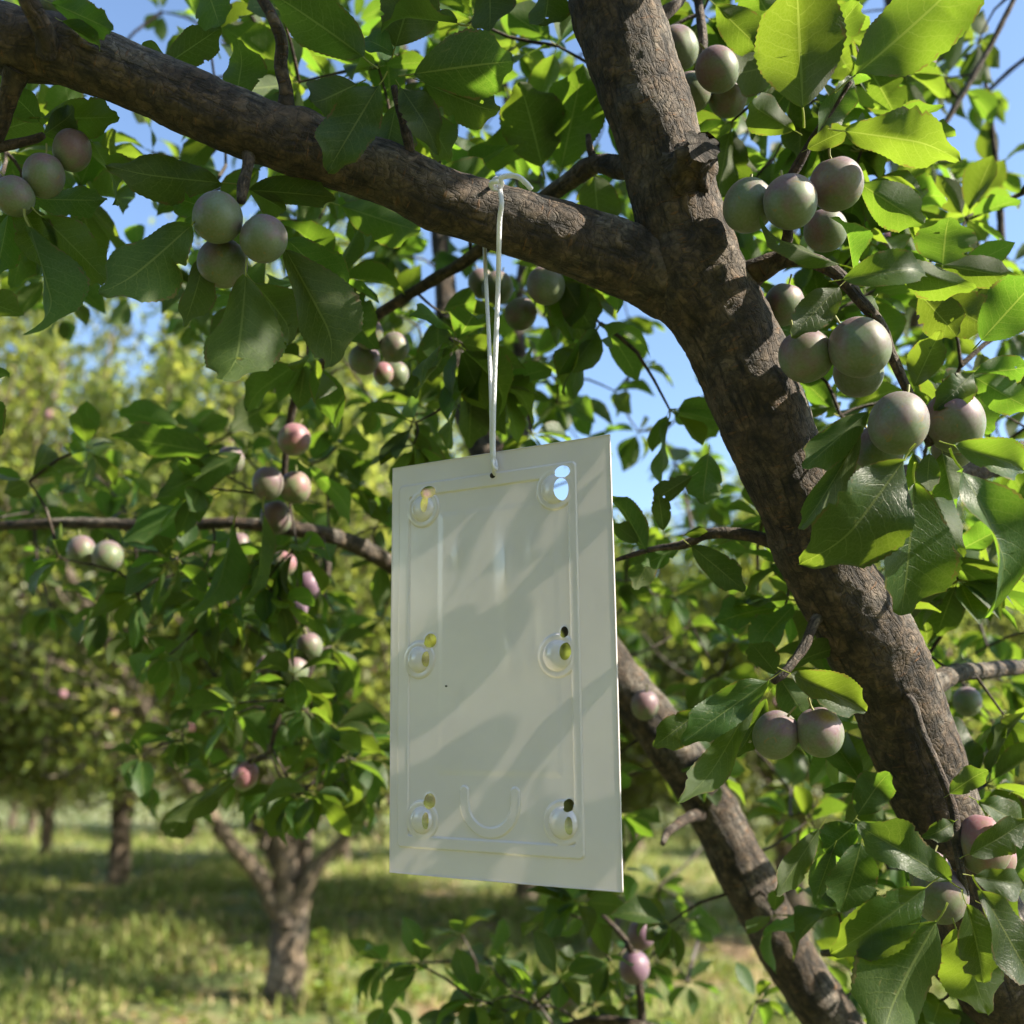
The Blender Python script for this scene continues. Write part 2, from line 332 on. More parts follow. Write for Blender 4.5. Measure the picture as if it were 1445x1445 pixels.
# ------------------------------------------------------------------ leaves
def leaf_template(nt_=10, ns=2, fold=0.12, curl=0.18, twist=0.0, wave=0.0, serr=False, stalk=0.16, seed=0, cup=0.0, hook=0.0):
    """unit leaf: stalk from x=-stalk to 0, blade from 0 to 1 along x, half width 0.5 along y, upper side +z"""
    rr = random.Random(seed); ph = rr.uniform(0, 6.28); asym = rr.uniform(-0.06, 0.06)
    t = np.linspace(0, 1, nt_ + 1); s = np.linspace(-1, 1, 2 * ns + 1)
    T, S = np.meshgrid(t, s, indexing='ij')
    wd = (T ** 0.80) * ((1 - T) ** 0.60); wd = wd / np.max(wd) * 0.5
    tipf = np.clip((T - 0.80) / 0.20, 0, 1); wd = wd * (1 - 0.85 * tipf * (1 - tipf) * 2)
    if serr:
        saw = 0.075 * ((T * 21.0) % 1.0 - 0.5) * (T > 0.04) * (T < 0.99)
        wd = wd * (1 + saw * (np.abs(S) > 0.99)) + 0.012 * np.sin(T * 9 + ph) * (np.abs(S) > 0.4) * wd * 2
    if serr:
        for _ in range(rr.choice([0, 1, 1, 2])):      # bites taken out of the margin
            tb_, sd_, am, sg_ = rr.uniform(.25, .85), rr.choice([-1, 1]), rr.uniform(.12, .35), rr.uniform(.015, .035)
            wd = wd * (1 - am * np.exp(-((T - tb_) / sg_) ** 4) * (np.sign(S) == sd_))
    X = T.copy(); Y = S * wd * (1 + asym * np.sign(S)); Z = fold * np.abs(Y)
    Z = Z - curl * X * X + wave * np.sin(T * 11 + ph + S * 0.8) * np.abs(S) * 0.5 + cup * Y * Y
    Z = Z - hook * np.clip(X - 0.6, 0, 1) ** 2 * 2.2
    a = twist * T; Y2 = Y * np.cos(a) - Z * np.sin(a); Z2 = Y * np.sin(a) + Z * np.cos(a)
    V = np.stack([X, Y2, Z2], -1).reshape(-1, 3); U = np.stack([T, S], -1).reshape(-1, 2)
    m = 2 * ns + 1
    i, j = np.meshgrid(np.arange(nt_), np.arange(2 * ns), indexing='ij'); q0 = (i * m + j).ravel()
    q = np.stack([q0, q0 + m, q0 + m + 1, q0 + 1], 1)
    if stalk:
        k = len(V); sg = 3 if serr else 1; hw = 0.011
        for e in range(sg + 1):
            x = -stalk * (1 - e / sg); zz = -0.10 * stalk * math.sin(math.pi * e / sg)
            rad = hw * (1.35 - 0.35 * e / sg)
            V = np.vstack([V, [[x, rad, zz], [x, 0, zz + rad], [x, -rad, zz], [x, 0, zz - rad]]]); U = np.vstack([U, [[-0.5, 0]] * 4])
        for e in range(sg):
            for f in range(4):
                q = np.vstack([q, [[k + e * 4 + f, k + e * 4 + (f + 1) % 4, k + (e + 1) * 4 + (f + 1) % 4, k + (e + 1) * 4 + f]]])
    return V, q, U
HERO = []
for i in range(16):
    V, q, U = leaf_template(44, 5, fold=random.uniform(0.05, 0.35), curl=random.uniform(0.0, 0.22), twist=random.uniform(-0.35, 0.35),
                            wave=random.uniform(0.05, 0.15), serr=True, seed=i, cup=random.uniform(-0.3, 0.5), hook=random.choice([0, 0, 0.5, 1.0]))
    if i % 5 == 0:                                     # a gnawed hole or two through the blade
        for _ in range(random.choice([1, 2])):
            hc = np.array([random.uniform(.3, .75), random.uniform(-.25, .25)]); hr = random.uniform(.02, .034)
            nb = 45 * 11; dxy = V[:nb, :2] - hc; rr_ = np.linalg.norm(dxy, axis=1) + 1e-9
            near_ = (rr_ < hr * 1.9) & (rr_ > hr * .55); V[:nb, :2][near_] = hc + dxy[near_] / rr_[near_, None] * hr * (1 + .25 * rng.random(near_.sum())[:, None])
            cq = V[q][:, :, :2].mean(1); dead = np.linalg.norm(cq - hc, axis=1) < hr * .93; q = q[~dead]
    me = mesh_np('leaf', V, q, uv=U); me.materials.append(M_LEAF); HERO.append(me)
MID = [leaf_template(6, 2, fold=random.uniform(0.05, 0.5), curl=random.uniform(0.0, 0.35), twist=random.uniform(-0.5, 0.5), wave=random.uniform(0, 0.1), seed=i, hook=random.choice([0, 0.5])) for i in range(10)]
FAR = []
for i in range(6):
    f, c = random.uniform(.1, .4), random.uniform(0, .35)
    FAR.append((np.array([[0, 0, 0], [.28, .42, f * .4 - c * .08], [.68, .40, f * .4 - c * .45], [1, 0, -c], [.68, -.40, f * .4 - c * .45], [.28, -.42, f * .4 - c * .08]]),
                np.array([[0, 3, 2, 1], [0, 5, 4, 3]]), np.array([[.01, 0], [.28, .8], [.68, .8], [1, 0], [.68, -.8], [.28, -.8]])))

def basis(d, n):
    """columns: leaf axis, leaf width, leaf normal"""
    d = d.normalized(); n = (n - d * n.dot(d)); n = n.normalized() if n.length > 1e-5 else d.orthogonal().normalized()
    y = n.cross(d)
    return d, y, n
def leaf_matrix(base, d, n, L, W):
    x, y, z = basis(d, n)
    m = Matrix(((x.x * L, y.x * W, z.x * L, base.x), (x.y * L, y.y * W, z.y * L, base.y), (x.z * L, y.z * W, z.z * L, base.z), (0, 0, 0, 1)))
    return m
def instance_mesh(name, templates, mats, which):
    """many copies of small templates written into one mesh"""
    Vs, Qs, Us, As = [], [], [], []; k = 0
    mats = np.array([np.array(m) for m in mats]); which = np.array(which)
    for ti, (V, q, U) in enumerate(templates):
        sel = mats[which == ti]
        if not len(sel): continue
        Vh = np.hstack([V, np.ones((len(V), 1))])
        W = np.einsum('nij,vj->nvi', sel[:, :3, :], Vh)
        off = (np.arange(len(sel)) * len(V))[:, None, None] + k
        Vs.append(W.reshape(-1, 3)); Qs.append((q[None] + off).reshape(-1, 4)); Us.append(np.tile(U, (len(sel), 1)))
        As.append(np.repeat(rng.random(len(sel)), len(V))); k += len(sel) * len(V)
    return mesh_np(name, np.concatenate(Vs), np.concatenate(Qs), uv=np.concatenate(Us), attr=np.concatenate(As))

# ------------------------------------------------------------------ ground
def ground():
    m, t, N, L, out = mat('orchard floor')
    geo = N('ShaderNodeNewGeometry')
    def nz(s, d=5, rough=0.6):
        n = N('ShaderNodeTexNoise'); n.inputs['Scale'].default_value = s; n.inputs['Detail'].default_value = d; n.inputs['Roughness'].default_value = rough
        L(geo.outputs['Position'], n.inputs['Vector']); return n.outputs[0]
    a = ramp(N, [(0.36, (0.34, 0.24, 0.14)), (0.46, (0.22, 0.23, 0.09)), (0.56, (0.12, 0.17, 0.045))]); L(nz(0.9), a.inputs[0])
    b = ramp(N, [(0.35, 0.55), (0.7, 1.35)]); L(nz(14, 8, 0.7), b.inputs[0])
    col = mixc(N, L, 1.0, a.outputs[0], b.outputs[0], 'MULTIPLY')
    pb = N('ShaderNodeBsdfPrincipled'); L(col, pb.inputs['Base Color']); pb.inputs['Roughness'].default_value = 0.95
    bm = N('ShaderNodeBump'); bm.inputs['Distance'].default_value = 0.03; L(nz(30, 8, 0.7), bm.inputs['Height']); L(bm.outputs[0], pb.inputs['Normal'])
    L(pb.outputs[0], out.inputs[0])
    xs = np.concatenate([-np.geomspace(900, 12, 14), np.linspace(-11, 11, 90), np.geomspace(12, 900, 14)])
    ys = np.concatenate([-np.geomspace(300, 3, 8), np.linspace(-2, 26, 110), np.geomspace(27, 1500, 16)])
    X, Y = np.meshgrid(xs, ys, indexing='ij')
    Z = np.vectorize(gz)(X, Y)
    n1, n2 = X.shape; i, j = np.meshgrid(np.arange(n1 - 1), np.arange(n2 - 1), indexing='ij'); q0 = (i * n2 + j).ravel()
    V = np.stack([X, Y, Z], -1).reshape(-1, 3)
    tag(link('ground', mesh_np('ground', V, np.stack([q0, q0 + n2, q0 + n2 + 1, q0 + 1], 1)), m), 'orchard floor of dry soil, straw and patchy grass', kind='structure')
def gz(x, y):
    return 0.05 * noise.noise(Vector((x * 0.5, y * 0.5, 0))) + 0.02 * noise.noise(Vector((x * 2.1, y * 2.1, 3)))
ground()
def grass():
    Vs, Qs, As = [], [], []
    m, t, N, L, out = mat('grass blades')
    at = N('ShaderNodeAttribute', attribute_name='rnd')
    c = ramp(N, [(0.0, (0.15, 0.21, 0.04)), (0.45, (0.25, 0.31, 0.07)), (0.74, (0.36, 0.38, 0.12)), (0.8, (0.42, 0.34, 0.17)), (1.0, (0.50, 0.40, 0.22))]); L(at.outputs['Fac'], c.inputs[0])
    pb = N('ShaderNodeBsdfPrincipled'); L(c.outputs[0], pb.inputs['Base Color']); pb.inputs['Roughness'].default_value = 0.55
    tr = N('ShaderNodeBsdfTranslucent'); L(c.outputs[0], tr.inputs[0]); mx = N('ShaderNodeMixShader'); mx.inputs[0].default_value = 0.45
    L(pb.outputs[0], mx.inputs[1]); L(tr.outputs[0], mx.inputs[2]); L(mx.outputs[0], out.inputs[0])
    n = 170000
    y = 4.8 + (rng.random(n) ** 1.5) * 24; x = (rng.random(n) * 2 - 1) * (0.60 * y + 0.8)
    dens = np.array([noise.noise(Vector((a * 0.8, b * 0.8, 9))) + 0.5 * noise.noise(Vector((a * 3, b * 3, 4))) for a, b in zip(x, y)])
    dens = dens - 1.3 * np.exp(-((x + 0.55) / .55) ** 2 - ((y - 5.9) / .5) ** 2) + .4 * np.exp(-((x + 2.4) / 1.3) ** 2 - ((y - 6.2) / 1.0) ** 2); keep = dens > -0.06 + 0.3 * (rng.random(n) - 0.5); x, y, dens = x[keep], y[keep], dens[keep]; n = len(x)
    z = np.array([gz(a, b) for a, b in zip(x, y)]) - 0.01
    far = 1 + y * 0.07
    h = (0.025 + 0.085 * rng.random(n) ** 2.5) * far * np.clip(0.8 + dens, 0.5, 1.6); wd = (0.004 + 0.004 * rng.random(n)) * far
    a = rng.random(n) * 6.283; lean = rng.random(n) * 0.9; b = a + 1.57 + rng.normal(0, 0.5, n)
    root = np.stack([x, y, z], 1); wv = np.stack([np.cos(a) * wd, np.sin(a) * wd, 0 * a], 1)
    lv = np.stack([np.cos(b) * lean * h, np.sin(b) * lean * h, 0 * a], 1); up = np.stack([0 * h, 0 * h, h], 1)
    p = [root - wv, root + wv, root + up * 0.6 + lv * 0.3 + wv * 0.8, root + up * 0.6 + lv * 0.3 - wv * 0.8, root + up * (0.95) + lv + wv * 0.1, root + up * 0.95 + lv - wv * 0.1]
    V = np.stack(p, 1).reshape(-1, 3); o = (np.arange(n) * 6)[:, None]
    Q = np.concatenate([o + np.array([[0, 1, 2, 3]]), o + np.array([[3, 2, 4, 5]])])
    rv = np.clip(rng.random(n) * 0.75 + (dens < 0.05) * 0.35 * rng.random(n) + 0.1, 0, 1)
    tag(link('grass', mesh_np('grass', V, Q, attr=np.repeat(rv, 6)), m), 'patchy green and straw coloured grass on the orchard floor', 'grass', kind='stuff')
grass()

def weeds():
    mats, which = [], []
    for i in range(420):
        y = random.uniform(5.4, 15); x = random.uniform(-.62, .5) * y
        if noise.noise(Vector((x * .6, y * .6, 2))) < -.15: continue
        sz = random.uniform(.05, .16)
        for j in range(16):
            L_ = random.uniform(.03, .075); b = Vector((x + random.gauss(0, sz * .5), y + random.gauss(0, sz * .5), gz(x, y) + random.random() * sz))
            mats.append(leaf_matrix(b, Vector((random.gauss(0, 1), random.gauss(0, 1), random.uniform(.1, .9))), Vector((random.gauss(0, .4), random.gauss(0, .4), 1)), L_, L_ * .5)); which.append(random.randrange(6))
    m = leaf_material('weed leaf', (0.10, 0.16, 0.03), (0.12, 0.17, 0.05), (0.36, 0.46, 0.04), .4, veins=False)
    tag(link('weeds', instance_mesh('weeds', FAR, mats, which), m), 'low broad-leaved weeds scattered through the grass', 'weeds', kind='stuff')
    mats, which = [], []
    for i in range(5000):
        y = random.uniform(5.2, 14); x = random.uniform(-.62, .5) * y; L_ = random.uniform(.03, .06)
        mats.append(leaf_matrix(Vector((x, y, gz(x, y) + .012)), Vector((random.gauss(0, 1), random.gauss(0, 1), random.gauss(0, .2))), Vector((random.gauss(0, .3), random.gauss(0, .3), 1)), L_, L_ * .5)); which.append(random.randrange(6))
    m = leaf_material('dry leaf', (0.20, 0.12, 0.05), (0.26, 0.18, 0.09), (0.25, 0.15, 0.05), .2, veins=False)
    tag(link('fallen_leaves', instance_mesh('fallen_leaves', FAR, mats, which), m), 'dry brown leaves lying in the grass', 'fallen leaves', kind='stuff')
weeds()

# ------------------------------------------------------------------ orchard trees behind
def orchard_tree(seed, low, height=4.3, spread=1.7, leaves=9000, fork=0.8, fruit=120):
    rd = random.Random(seed)
    tubes, tips = [], []
    r0 = 0.112
    def grow(p, d, r, length, depth):
        k = 5; pts = [p]; q = p.copy(); dd = d.normalized()
        for i in range(k):
            dd = (dd + Vector((rd.gauss(0, .12), rd.gauss(0, .12), rd.gauss(0, .06) + (0.10 if depth else 0.0)))).normalized()
            q = q + dd * length / k; pts.append(q.copy())
        rr = [r * (1 - 0.45 * i / k) for i in range(k + 1)]
        pa, ra = catmull(pts, rr, 0.12 if depth < 2 else 0.2)
        tubes.append(tube(pa, ra, 10 if depth < 1 else (7 if depth < 2 else 4), rough=0.18 if depth < 2 else 0, nsc=9, cap=False))
        for i in range(1, k + 1):
            if depth >= 2 or (depth == 1 and i >= 3): tips.append((pts[i], dd.copy(), depth))
        if depth < 3:
            for i in range(rd.choice([4, 5]) if depth == 0 else rd.choice([3, 4, 5])):
                t = rd.uniform(0.35, 1.0); b = pts[min(k, int(t * k))]
                az = rd.uniform(0, 6.283); out = Vector((math.cos(az), math.sin(az), rd.uniform(-0.15, 0.9) if depth else rd.uniform(0.3, 1.2)))
                nd = (dd * 0.6 + out).normalized()
                grow(b, nd, r * (1 - 0.45 * t) * 0.62, length * rd.uniform(0.55, 0.8), depth + 1)
    base = Vector((0, 0, -0.08)); top = Vector((rd.uniform(-.04, .04), rd.uniform(-.04, .04), fork))
    pa, ra = catmull([base, Vector((0, 0, 0.1)), top * 0.55, top], [r0 * 1.35, r0 * 1.08, r0 * 0.95, r0 * 1.1], 0.05)
    trunk = tube(pa, ra, 20, rough=0.22, nsc=7, cap=False)
    nl = 5
    for i in range(nl):
        az = i * 6.283 / nl + rd.uniform(-.35, .35); el = rd.uniform(1.3, 2.4) if i else 7.0
        grow(top - Vector((0, 0, .12)), Vector((math.cos(az), math.sin(az), el)), r0 * (0.74 if i == 0 else 0.46), height * 0.36 * rd.uniform(.85, 1.15), 0 if i in (0, 2) else 1)
    # upright shoots above the crown
    for i in range(40):
        az = rd.uniform(0, 6.283); rr_ = spread * rd.random() ** .5 * 0.85
        p = Vector((math.cos(az) * rr_, math.sin(az) * rr_, height * rd.uniform(.55, .7)))
        q = p + Vector((rd.gauss(0, .12), rd.gauss(0, .12), height * rd.uniform(.25, .5)))
        pa, ra = catmull([p, (p + q) / 2 + Vector((rd.gauss(0, .05), 0, 0)), q], [0.012, .009, .004], 0.2)
        tubes.append(tube(pa, ra, 4, cap=False))
        for j in range(16): tips.append((p.lerp(q, j / 15), (q - p).normalized(), 9))
    for i in range(520):      # leafy spurs through the whole crown, most of them in its outer shell
        v = Vector((rd.gauss(0, 1), rd.gauss(0, 1), rd.gauss(0, 1))).normalized() * rd.uniform(.5, 1.0) ** .6
        c = Vector((v.x * spread * 1.1, v.y * spread * 1.1, height * .53 + v.z * height * .33))
        e = c + Vector((rd.gauss(0, .1), rd.gauss(0, .1), rd.uniform(.05, .25)))
        pa, ra = catmull([c - v * .25 - Vector((0, 0, .1)), c, e], [.010, .007, .003], .3); tubes.append(tube(pa, ra, 3, cap=False))
        tips.append((c, v, 5)); tips.append((e, v, 5))
    mats, which = [], []
    per = max(1, int(leaves / len(tips)))
    fr = []
    for p, d, dep in tips:
        for j in range(max(2, int(per * rd.uniform(.5, 1.5))) if dep < 9 else 30):
            s = 0.16 if dep < 9 else 0.07
            c = p + Vector((rd.gauss(0, s), rd.gauss(0, s), rd.gauss(0, s)))
            if c.z < low + 0.25 * math.sin(c.x * 3) * math.cos(c.y * 4): continue
            dv = Vector((rd.gauss(0, 1), rd.gauss(0, 1), rd.gauss(-.25, .8)))
            nv = Vector((rd.gauss(0, .7), rd.gauss(0, .7), 1))
            Ll = rd.uniform(.045, .082); mats.append(leaf_matrix(c, dv, nv, Ll, Ll * rd.uniform(.5, .62))); which.append(rd.randrange(len(FAR)))
    for j in range(fruit):
        p, d, dep = rd.choice(tips)
        if dep == 9: continue
        fr.append(p + Vector((rd.gauss(0, .12), rd.gauss(0, .12), rd.gauss(-.08, .1))))
    limbs = join_arrays(tubes)
    cr = instance_mesh('crown', FAR, mats, which)
    return trunk, limbs, cr, fr
oct_v = np.array([[1, 0, 0], [-1, 0, 0], [0, 1, 0], [0, -1, 0], [0, 0, 1.1], [0, 0, -1.1]], float)
def fruit_mesh(pts, r=0.02):
    import bmesh
    bm = bmesh.new(); bmesh.ops.create_icosphere(bm, subdivisions=2, radius=1)
    V0 = np.array([v.co[:] for v in bm.verts]) * np.array([1, 1, 1.12]); T0 = np.array([[v.index for v in f.verts] for f in bm.faces]); bm.free()
    P_ = np.array([p[:] for p in pts]); V = (V0[None] * r + P_[:, None]).reshape(-1, 3)
    T = (T0[None] + (np.arange(len(P_)) * len(V0))[:, None, None]).reshape(-1, 3)
    return mesh_np('fruits', V, tris=T)
VARS = []
for s, (h, spd, lv, fk) in enumerate([(3.9, 1.7, 30000, 0.72), (4.2, 1.8, 34000, 0.85), (3.7, 1.8, 34000, 0.75)]):
    tk, lb, cr, fr = orchard_tree(20 + s, (1.10, .78, .74)[s], h, spd, lv, fk)
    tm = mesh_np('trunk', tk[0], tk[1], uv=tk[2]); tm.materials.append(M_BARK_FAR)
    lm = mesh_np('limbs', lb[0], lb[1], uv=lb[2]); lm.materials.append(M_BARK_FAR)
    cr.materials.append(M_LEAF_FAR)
    fm = fruit_mesh(fr); fm.materials.append(M_PLUM_P)
    VARS.append((tm, lm, cr, fm))
GB = 'orchard trees in the rows behind'
BT = [  # x, y, variant, turn, scale, label
    (-1.38, 6.5, 0, 0.6, 1.0, 'plum tree whose bare lower trunk and low fork stand in full view on the grass'),
    (-5.12, 13.6, 1, 1.0, 1.22, 'tree with a dark slim trunk standing on the grass left of the nearest orchard trunk'),
    (-5.3, 8.3, 2, 2.0, 1.28, 'tree at the left edge with pale upright shoots against the sky'),
    (-2.06, 9.6, 1, 4.0, 1.22, 'tree rising directly behind the nearest orchard trunk with pale shoots above it'),
    (0.15, 12.0, 2, 0.3, 1.05, 'tree hidden behind the white card, only its crown showing above and below'),
    (2.35, 8.7, 2, 3.0, 0.95, 'tree behind the leaning limbs, its crown filling the gap right of the white card'),
    (5.2, 10.0, 1, 5.2, 0.95, 'tree behind the right edge of the picture, beyond the thick limb'),
    (0.9, 9.6, 0, 1.9, 0.80, 'low tree between the white card and the thick limb, beyond the leaves'),
]
for i in range(24):
    row = i // 8
    BT.append((-19 + (i % 8) * 5.4 + row * 1.7 + random.uniform(-.5, .5), 18.5 + row * 6.5 + random.uniform(-.8, .8), i % 3, random.uniform(0, 6), random.uniform(.9, 1.12), None))
BT += [(-6.9, 13.2, 1, 1.1, 1.1, 'tree at the left beyond the dark slim trunk, its crown hanging low'), (-7.2, 11.2, 0, 2.2, 1.05, 'tree beyond the left edge of the picture, behind the pale upright shoots'), (-3.3, 15.2, 2, 5.0, 1.0, 'tree deep in the orchard, right of the dark slim trunk'), (-9.6, 15.2, 1, 3.3, 1.0, 'tree deep in the orchard at the far left')]
BEHIND = [(-3.2, -2.6), (0.6, -5.2), (-5.6, 2.2), (-6.5, -4.0), (4.5, -7.0), (-2.0, -8.0)]  # out-of-view trees added to block sky light from behind and left
for x, y in BEHIND: BT.append((x, y, random.randrange(3), random.uniform(0, 6), random.uniform(.95, 1.1), 'tree of the same orchard standing behind the camera'))
for k, (x, y, v, rz, s, lab) in enumerate(BT):
    e = bpy.data.objects.new('orchard_tree', None); C.objects.link(e)
    e.location = (x, y, gz(x, y)); e.rotation_euler = (0, 0, rz); e.scale = (s, s, s * {1: 1.10, 2: 1.28, 3: 1.14}.get(k, 1))
    if lab: tag(e, lab, 'tree', GB if 'behind the camera' not in lab else 'unseen trees added beside or behind the camera for shade')
    else: tag(e, 'distant leafy tree in one of the far rows closing the orchard', 'tree', 'far rows of orchard trees')
    tm, lm, cr, fm = VARS[v]
    link('trunk', tm, parent=e); link('limb', lm, parent=e)
    o = link('crown', cr, parent=e); o['kind'] = 'stuff'
    if k < 8 or (lab and 'behind the camera' not in lab):
        o = link('fruits', fm, parent=e); o['kind'] = 'stuff'

# the limbs of the nearest orchard trunk that show below its crown
T1 = [o for o in C.objects if o.name == 'orchard_tree'][0]
for pts_ in ([(398, 1300, 40, 5.95), (365, 1235, 36, 5.9), (325, 1188, 30, 5.8), (262, 1100, 28, 5.6), (205, 1000, 27, 5.4), (130, 868, 22, 5.2), (60, 740, 16, 5.0)],
             [(408, 1300, 40, 5.95), (435, 1240, 30, 5.95), (478, 1190, 24, 6.0), (560, 1120, 20, 6.1), (640, 1020, 16, 6.2)],
             [(402, 1290, 50, 5.95), (398, 1200, 38, 5.95), (388, 1130, 32, 5.95), (392, 1040, 26, 6.0), (420, 900, 20, 6.0)]):
    Wp = [P(x, y, d) for x, y, w_, d in pts_]; pa, ra = catmull(Wp, [w_ / 2 / FPX * d for x, y, w_, d in pts_], .06)
    ra = ra * .68; V, q, U = tube(pa, ra, 16, rough=.2, nsc=8); o = link('limb', mesh_np('limb', V, q, uv=U), M_BARK_FAR, T1); bpy.context.view_layer.update(); o.matrix_parent_inverse = T1.matrix_world.inverted()

# far hedge closing the view behind the rows
mats, which = [], []
for i in range(30000):
    x = random.uniform(-42, 34); h = 2.6 + 0.8 * noise.noise(Vector((x * .3, 0, 0))) + .4 * noise.noise(Vector((x * 1.3, 5, 0)))
    c = Vector((x, 35 + random.gauss(0, .7), h * random.random() ** .8))
    L_ = random.uniform(.12, .2); mats.append(leaf_matrix(c, Vector((random.gauss(0, 1), random.gauss(0, 1), random.gauss(0, .8))), Vector((random.gauss(0, .7), random.gauss(0, .7), 1)), L_, L_ * .6)); which.append(random.randrange(6))
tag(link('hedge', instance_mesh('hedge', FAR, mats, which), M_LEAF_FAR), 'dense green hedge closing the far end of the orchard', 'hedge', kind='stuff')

# ------------------------------------------------------------------ near tree: trunk and limbs
near = bpy.data.objects.new('plum_tree', None); C.objects.link(near)
crotch = P(1560, 1980, 1.05); near.location = (0, 0, 0)
tag(near, 'old plum tree with thick leaning limbs framing the picture, carrying the white card', 'tree')
NODES = []
def px_branch(name, pts, step=0.004, sides=40, rough=0.10, nsc=26, m=M_BARK, node=True, bumps=(), extra_start=None, extra_end=None, label=None):
    """pts: (x, y, width in photograph pixels, depth)"""
    W = [P(x, y, d) for x, y, w_, d in pts]; r = [w_ / 2 / FPX * d for x, y, w_, d in pts]
    if extra_start: W = [extra_start[0]] + W; r = [extra_start[1]] + r
    if extra_end: W = W + [extra_end[0]]; r = r + [extra_end[1]]
    pa, ra = catmull(W, r, step)
    V, q, U = tube(pa, ra, sides, rough=rough, nsc=nsc, bumps=bumps)
    o = link(name, mesh_np(name, V, q, uv=U), m, near)
    if label: o['label'] = label
    if node:
        st = max(1, int(0.04 / step)); NODES.extend([p for p in pa[::st]])
    return o
base_pt = Vector((crotch.x + 0.10, crotch.y + 0.05, -0.1))
kn = [(P(925, 170, .80), .020, .004), (P(1010, 350, .80), .02, .006), (P(1010, 590, .80), .014, .006), (P(885, 150, .80), .012, .004), (P(1120, 790, .83), .016, .004), (P(1215, 870, .86), .03, .006), (P(960, 400, .82), .03, .004)]
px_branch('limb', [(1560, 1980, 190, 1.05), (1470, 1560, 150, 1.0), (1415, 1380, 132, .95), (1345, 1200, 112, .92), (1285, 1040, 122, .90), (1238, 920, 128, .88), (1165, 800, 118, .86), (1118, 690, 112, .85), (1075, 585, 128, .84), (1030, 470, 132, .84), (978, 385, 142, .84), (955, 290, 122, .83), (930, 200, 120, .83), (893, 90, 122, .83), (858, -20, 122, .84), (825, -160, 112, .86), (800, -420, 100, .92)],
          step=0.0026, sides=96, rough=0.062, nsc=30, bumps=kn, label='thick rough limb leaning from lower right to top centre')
px_branch('limb', [(990, 440, 90, .85), (948, 398, 112, .84), (880, 365, 104, .83), (800, 337, 97, .82), (700, 306, 92, .81), (620, 280, 90, .80), (540, 243, 86, .79), (430, 208, 88, .78), (330, 170, 92, .77), (210, 118, 90, .76), (100, 75, 92, .75), (20, 60, 98, .745), (-80, 20, 96, .74), (-260, -70, 90, .74), (-520, -200, 70, .76)],
          step=0.0028, sides=80, rough=0.062, nsc=34, bumps=[(P(60, 50, .74), .018, .005), (P(430, 175, .77), .014, .006), (P(600, 318, .79), .008, .004), (P(270, 160, .73), .008, .004), (P(800, 310, .80), .008, .004)], label='dark horizontal limb that the white cord is tied round')
px_branch('limb', [(1560, 1980, 150, 1.05), (1320, 1640, 96, 1.15), (1145, 1400, 76, 1.2), (1068, 1265, 75, 1.22), (998, 1130, 72, 1.25), (925, 1020, 68, 1.28), (866, 945, 64, 1.32), (790, 830, 62, 1.40), (720, 700, 52, 1.50), (665, 590, 46, 1.58), (635, 480, 36, 1.65), (625, 360, 28, 1.7), (600, 200, 20, 1.75), (560, 40, 14, 1.8)],
          step=0.006, sides=36, rough=0.12, nsc=22, label='greyish second limb leaning up behind the white card')
pa, ra = catmull([base_pt, base_pt.lerp(crotch, .35), crotch + Vector((0.01, 0, 0.02))], [.13, .105, .10], .01)
V, q, U = tube(pa, ra, 48, rough=.12, nsc=12); link('trunk', mesh_np('trunk', V, q, uv=U), M_BARK, near)
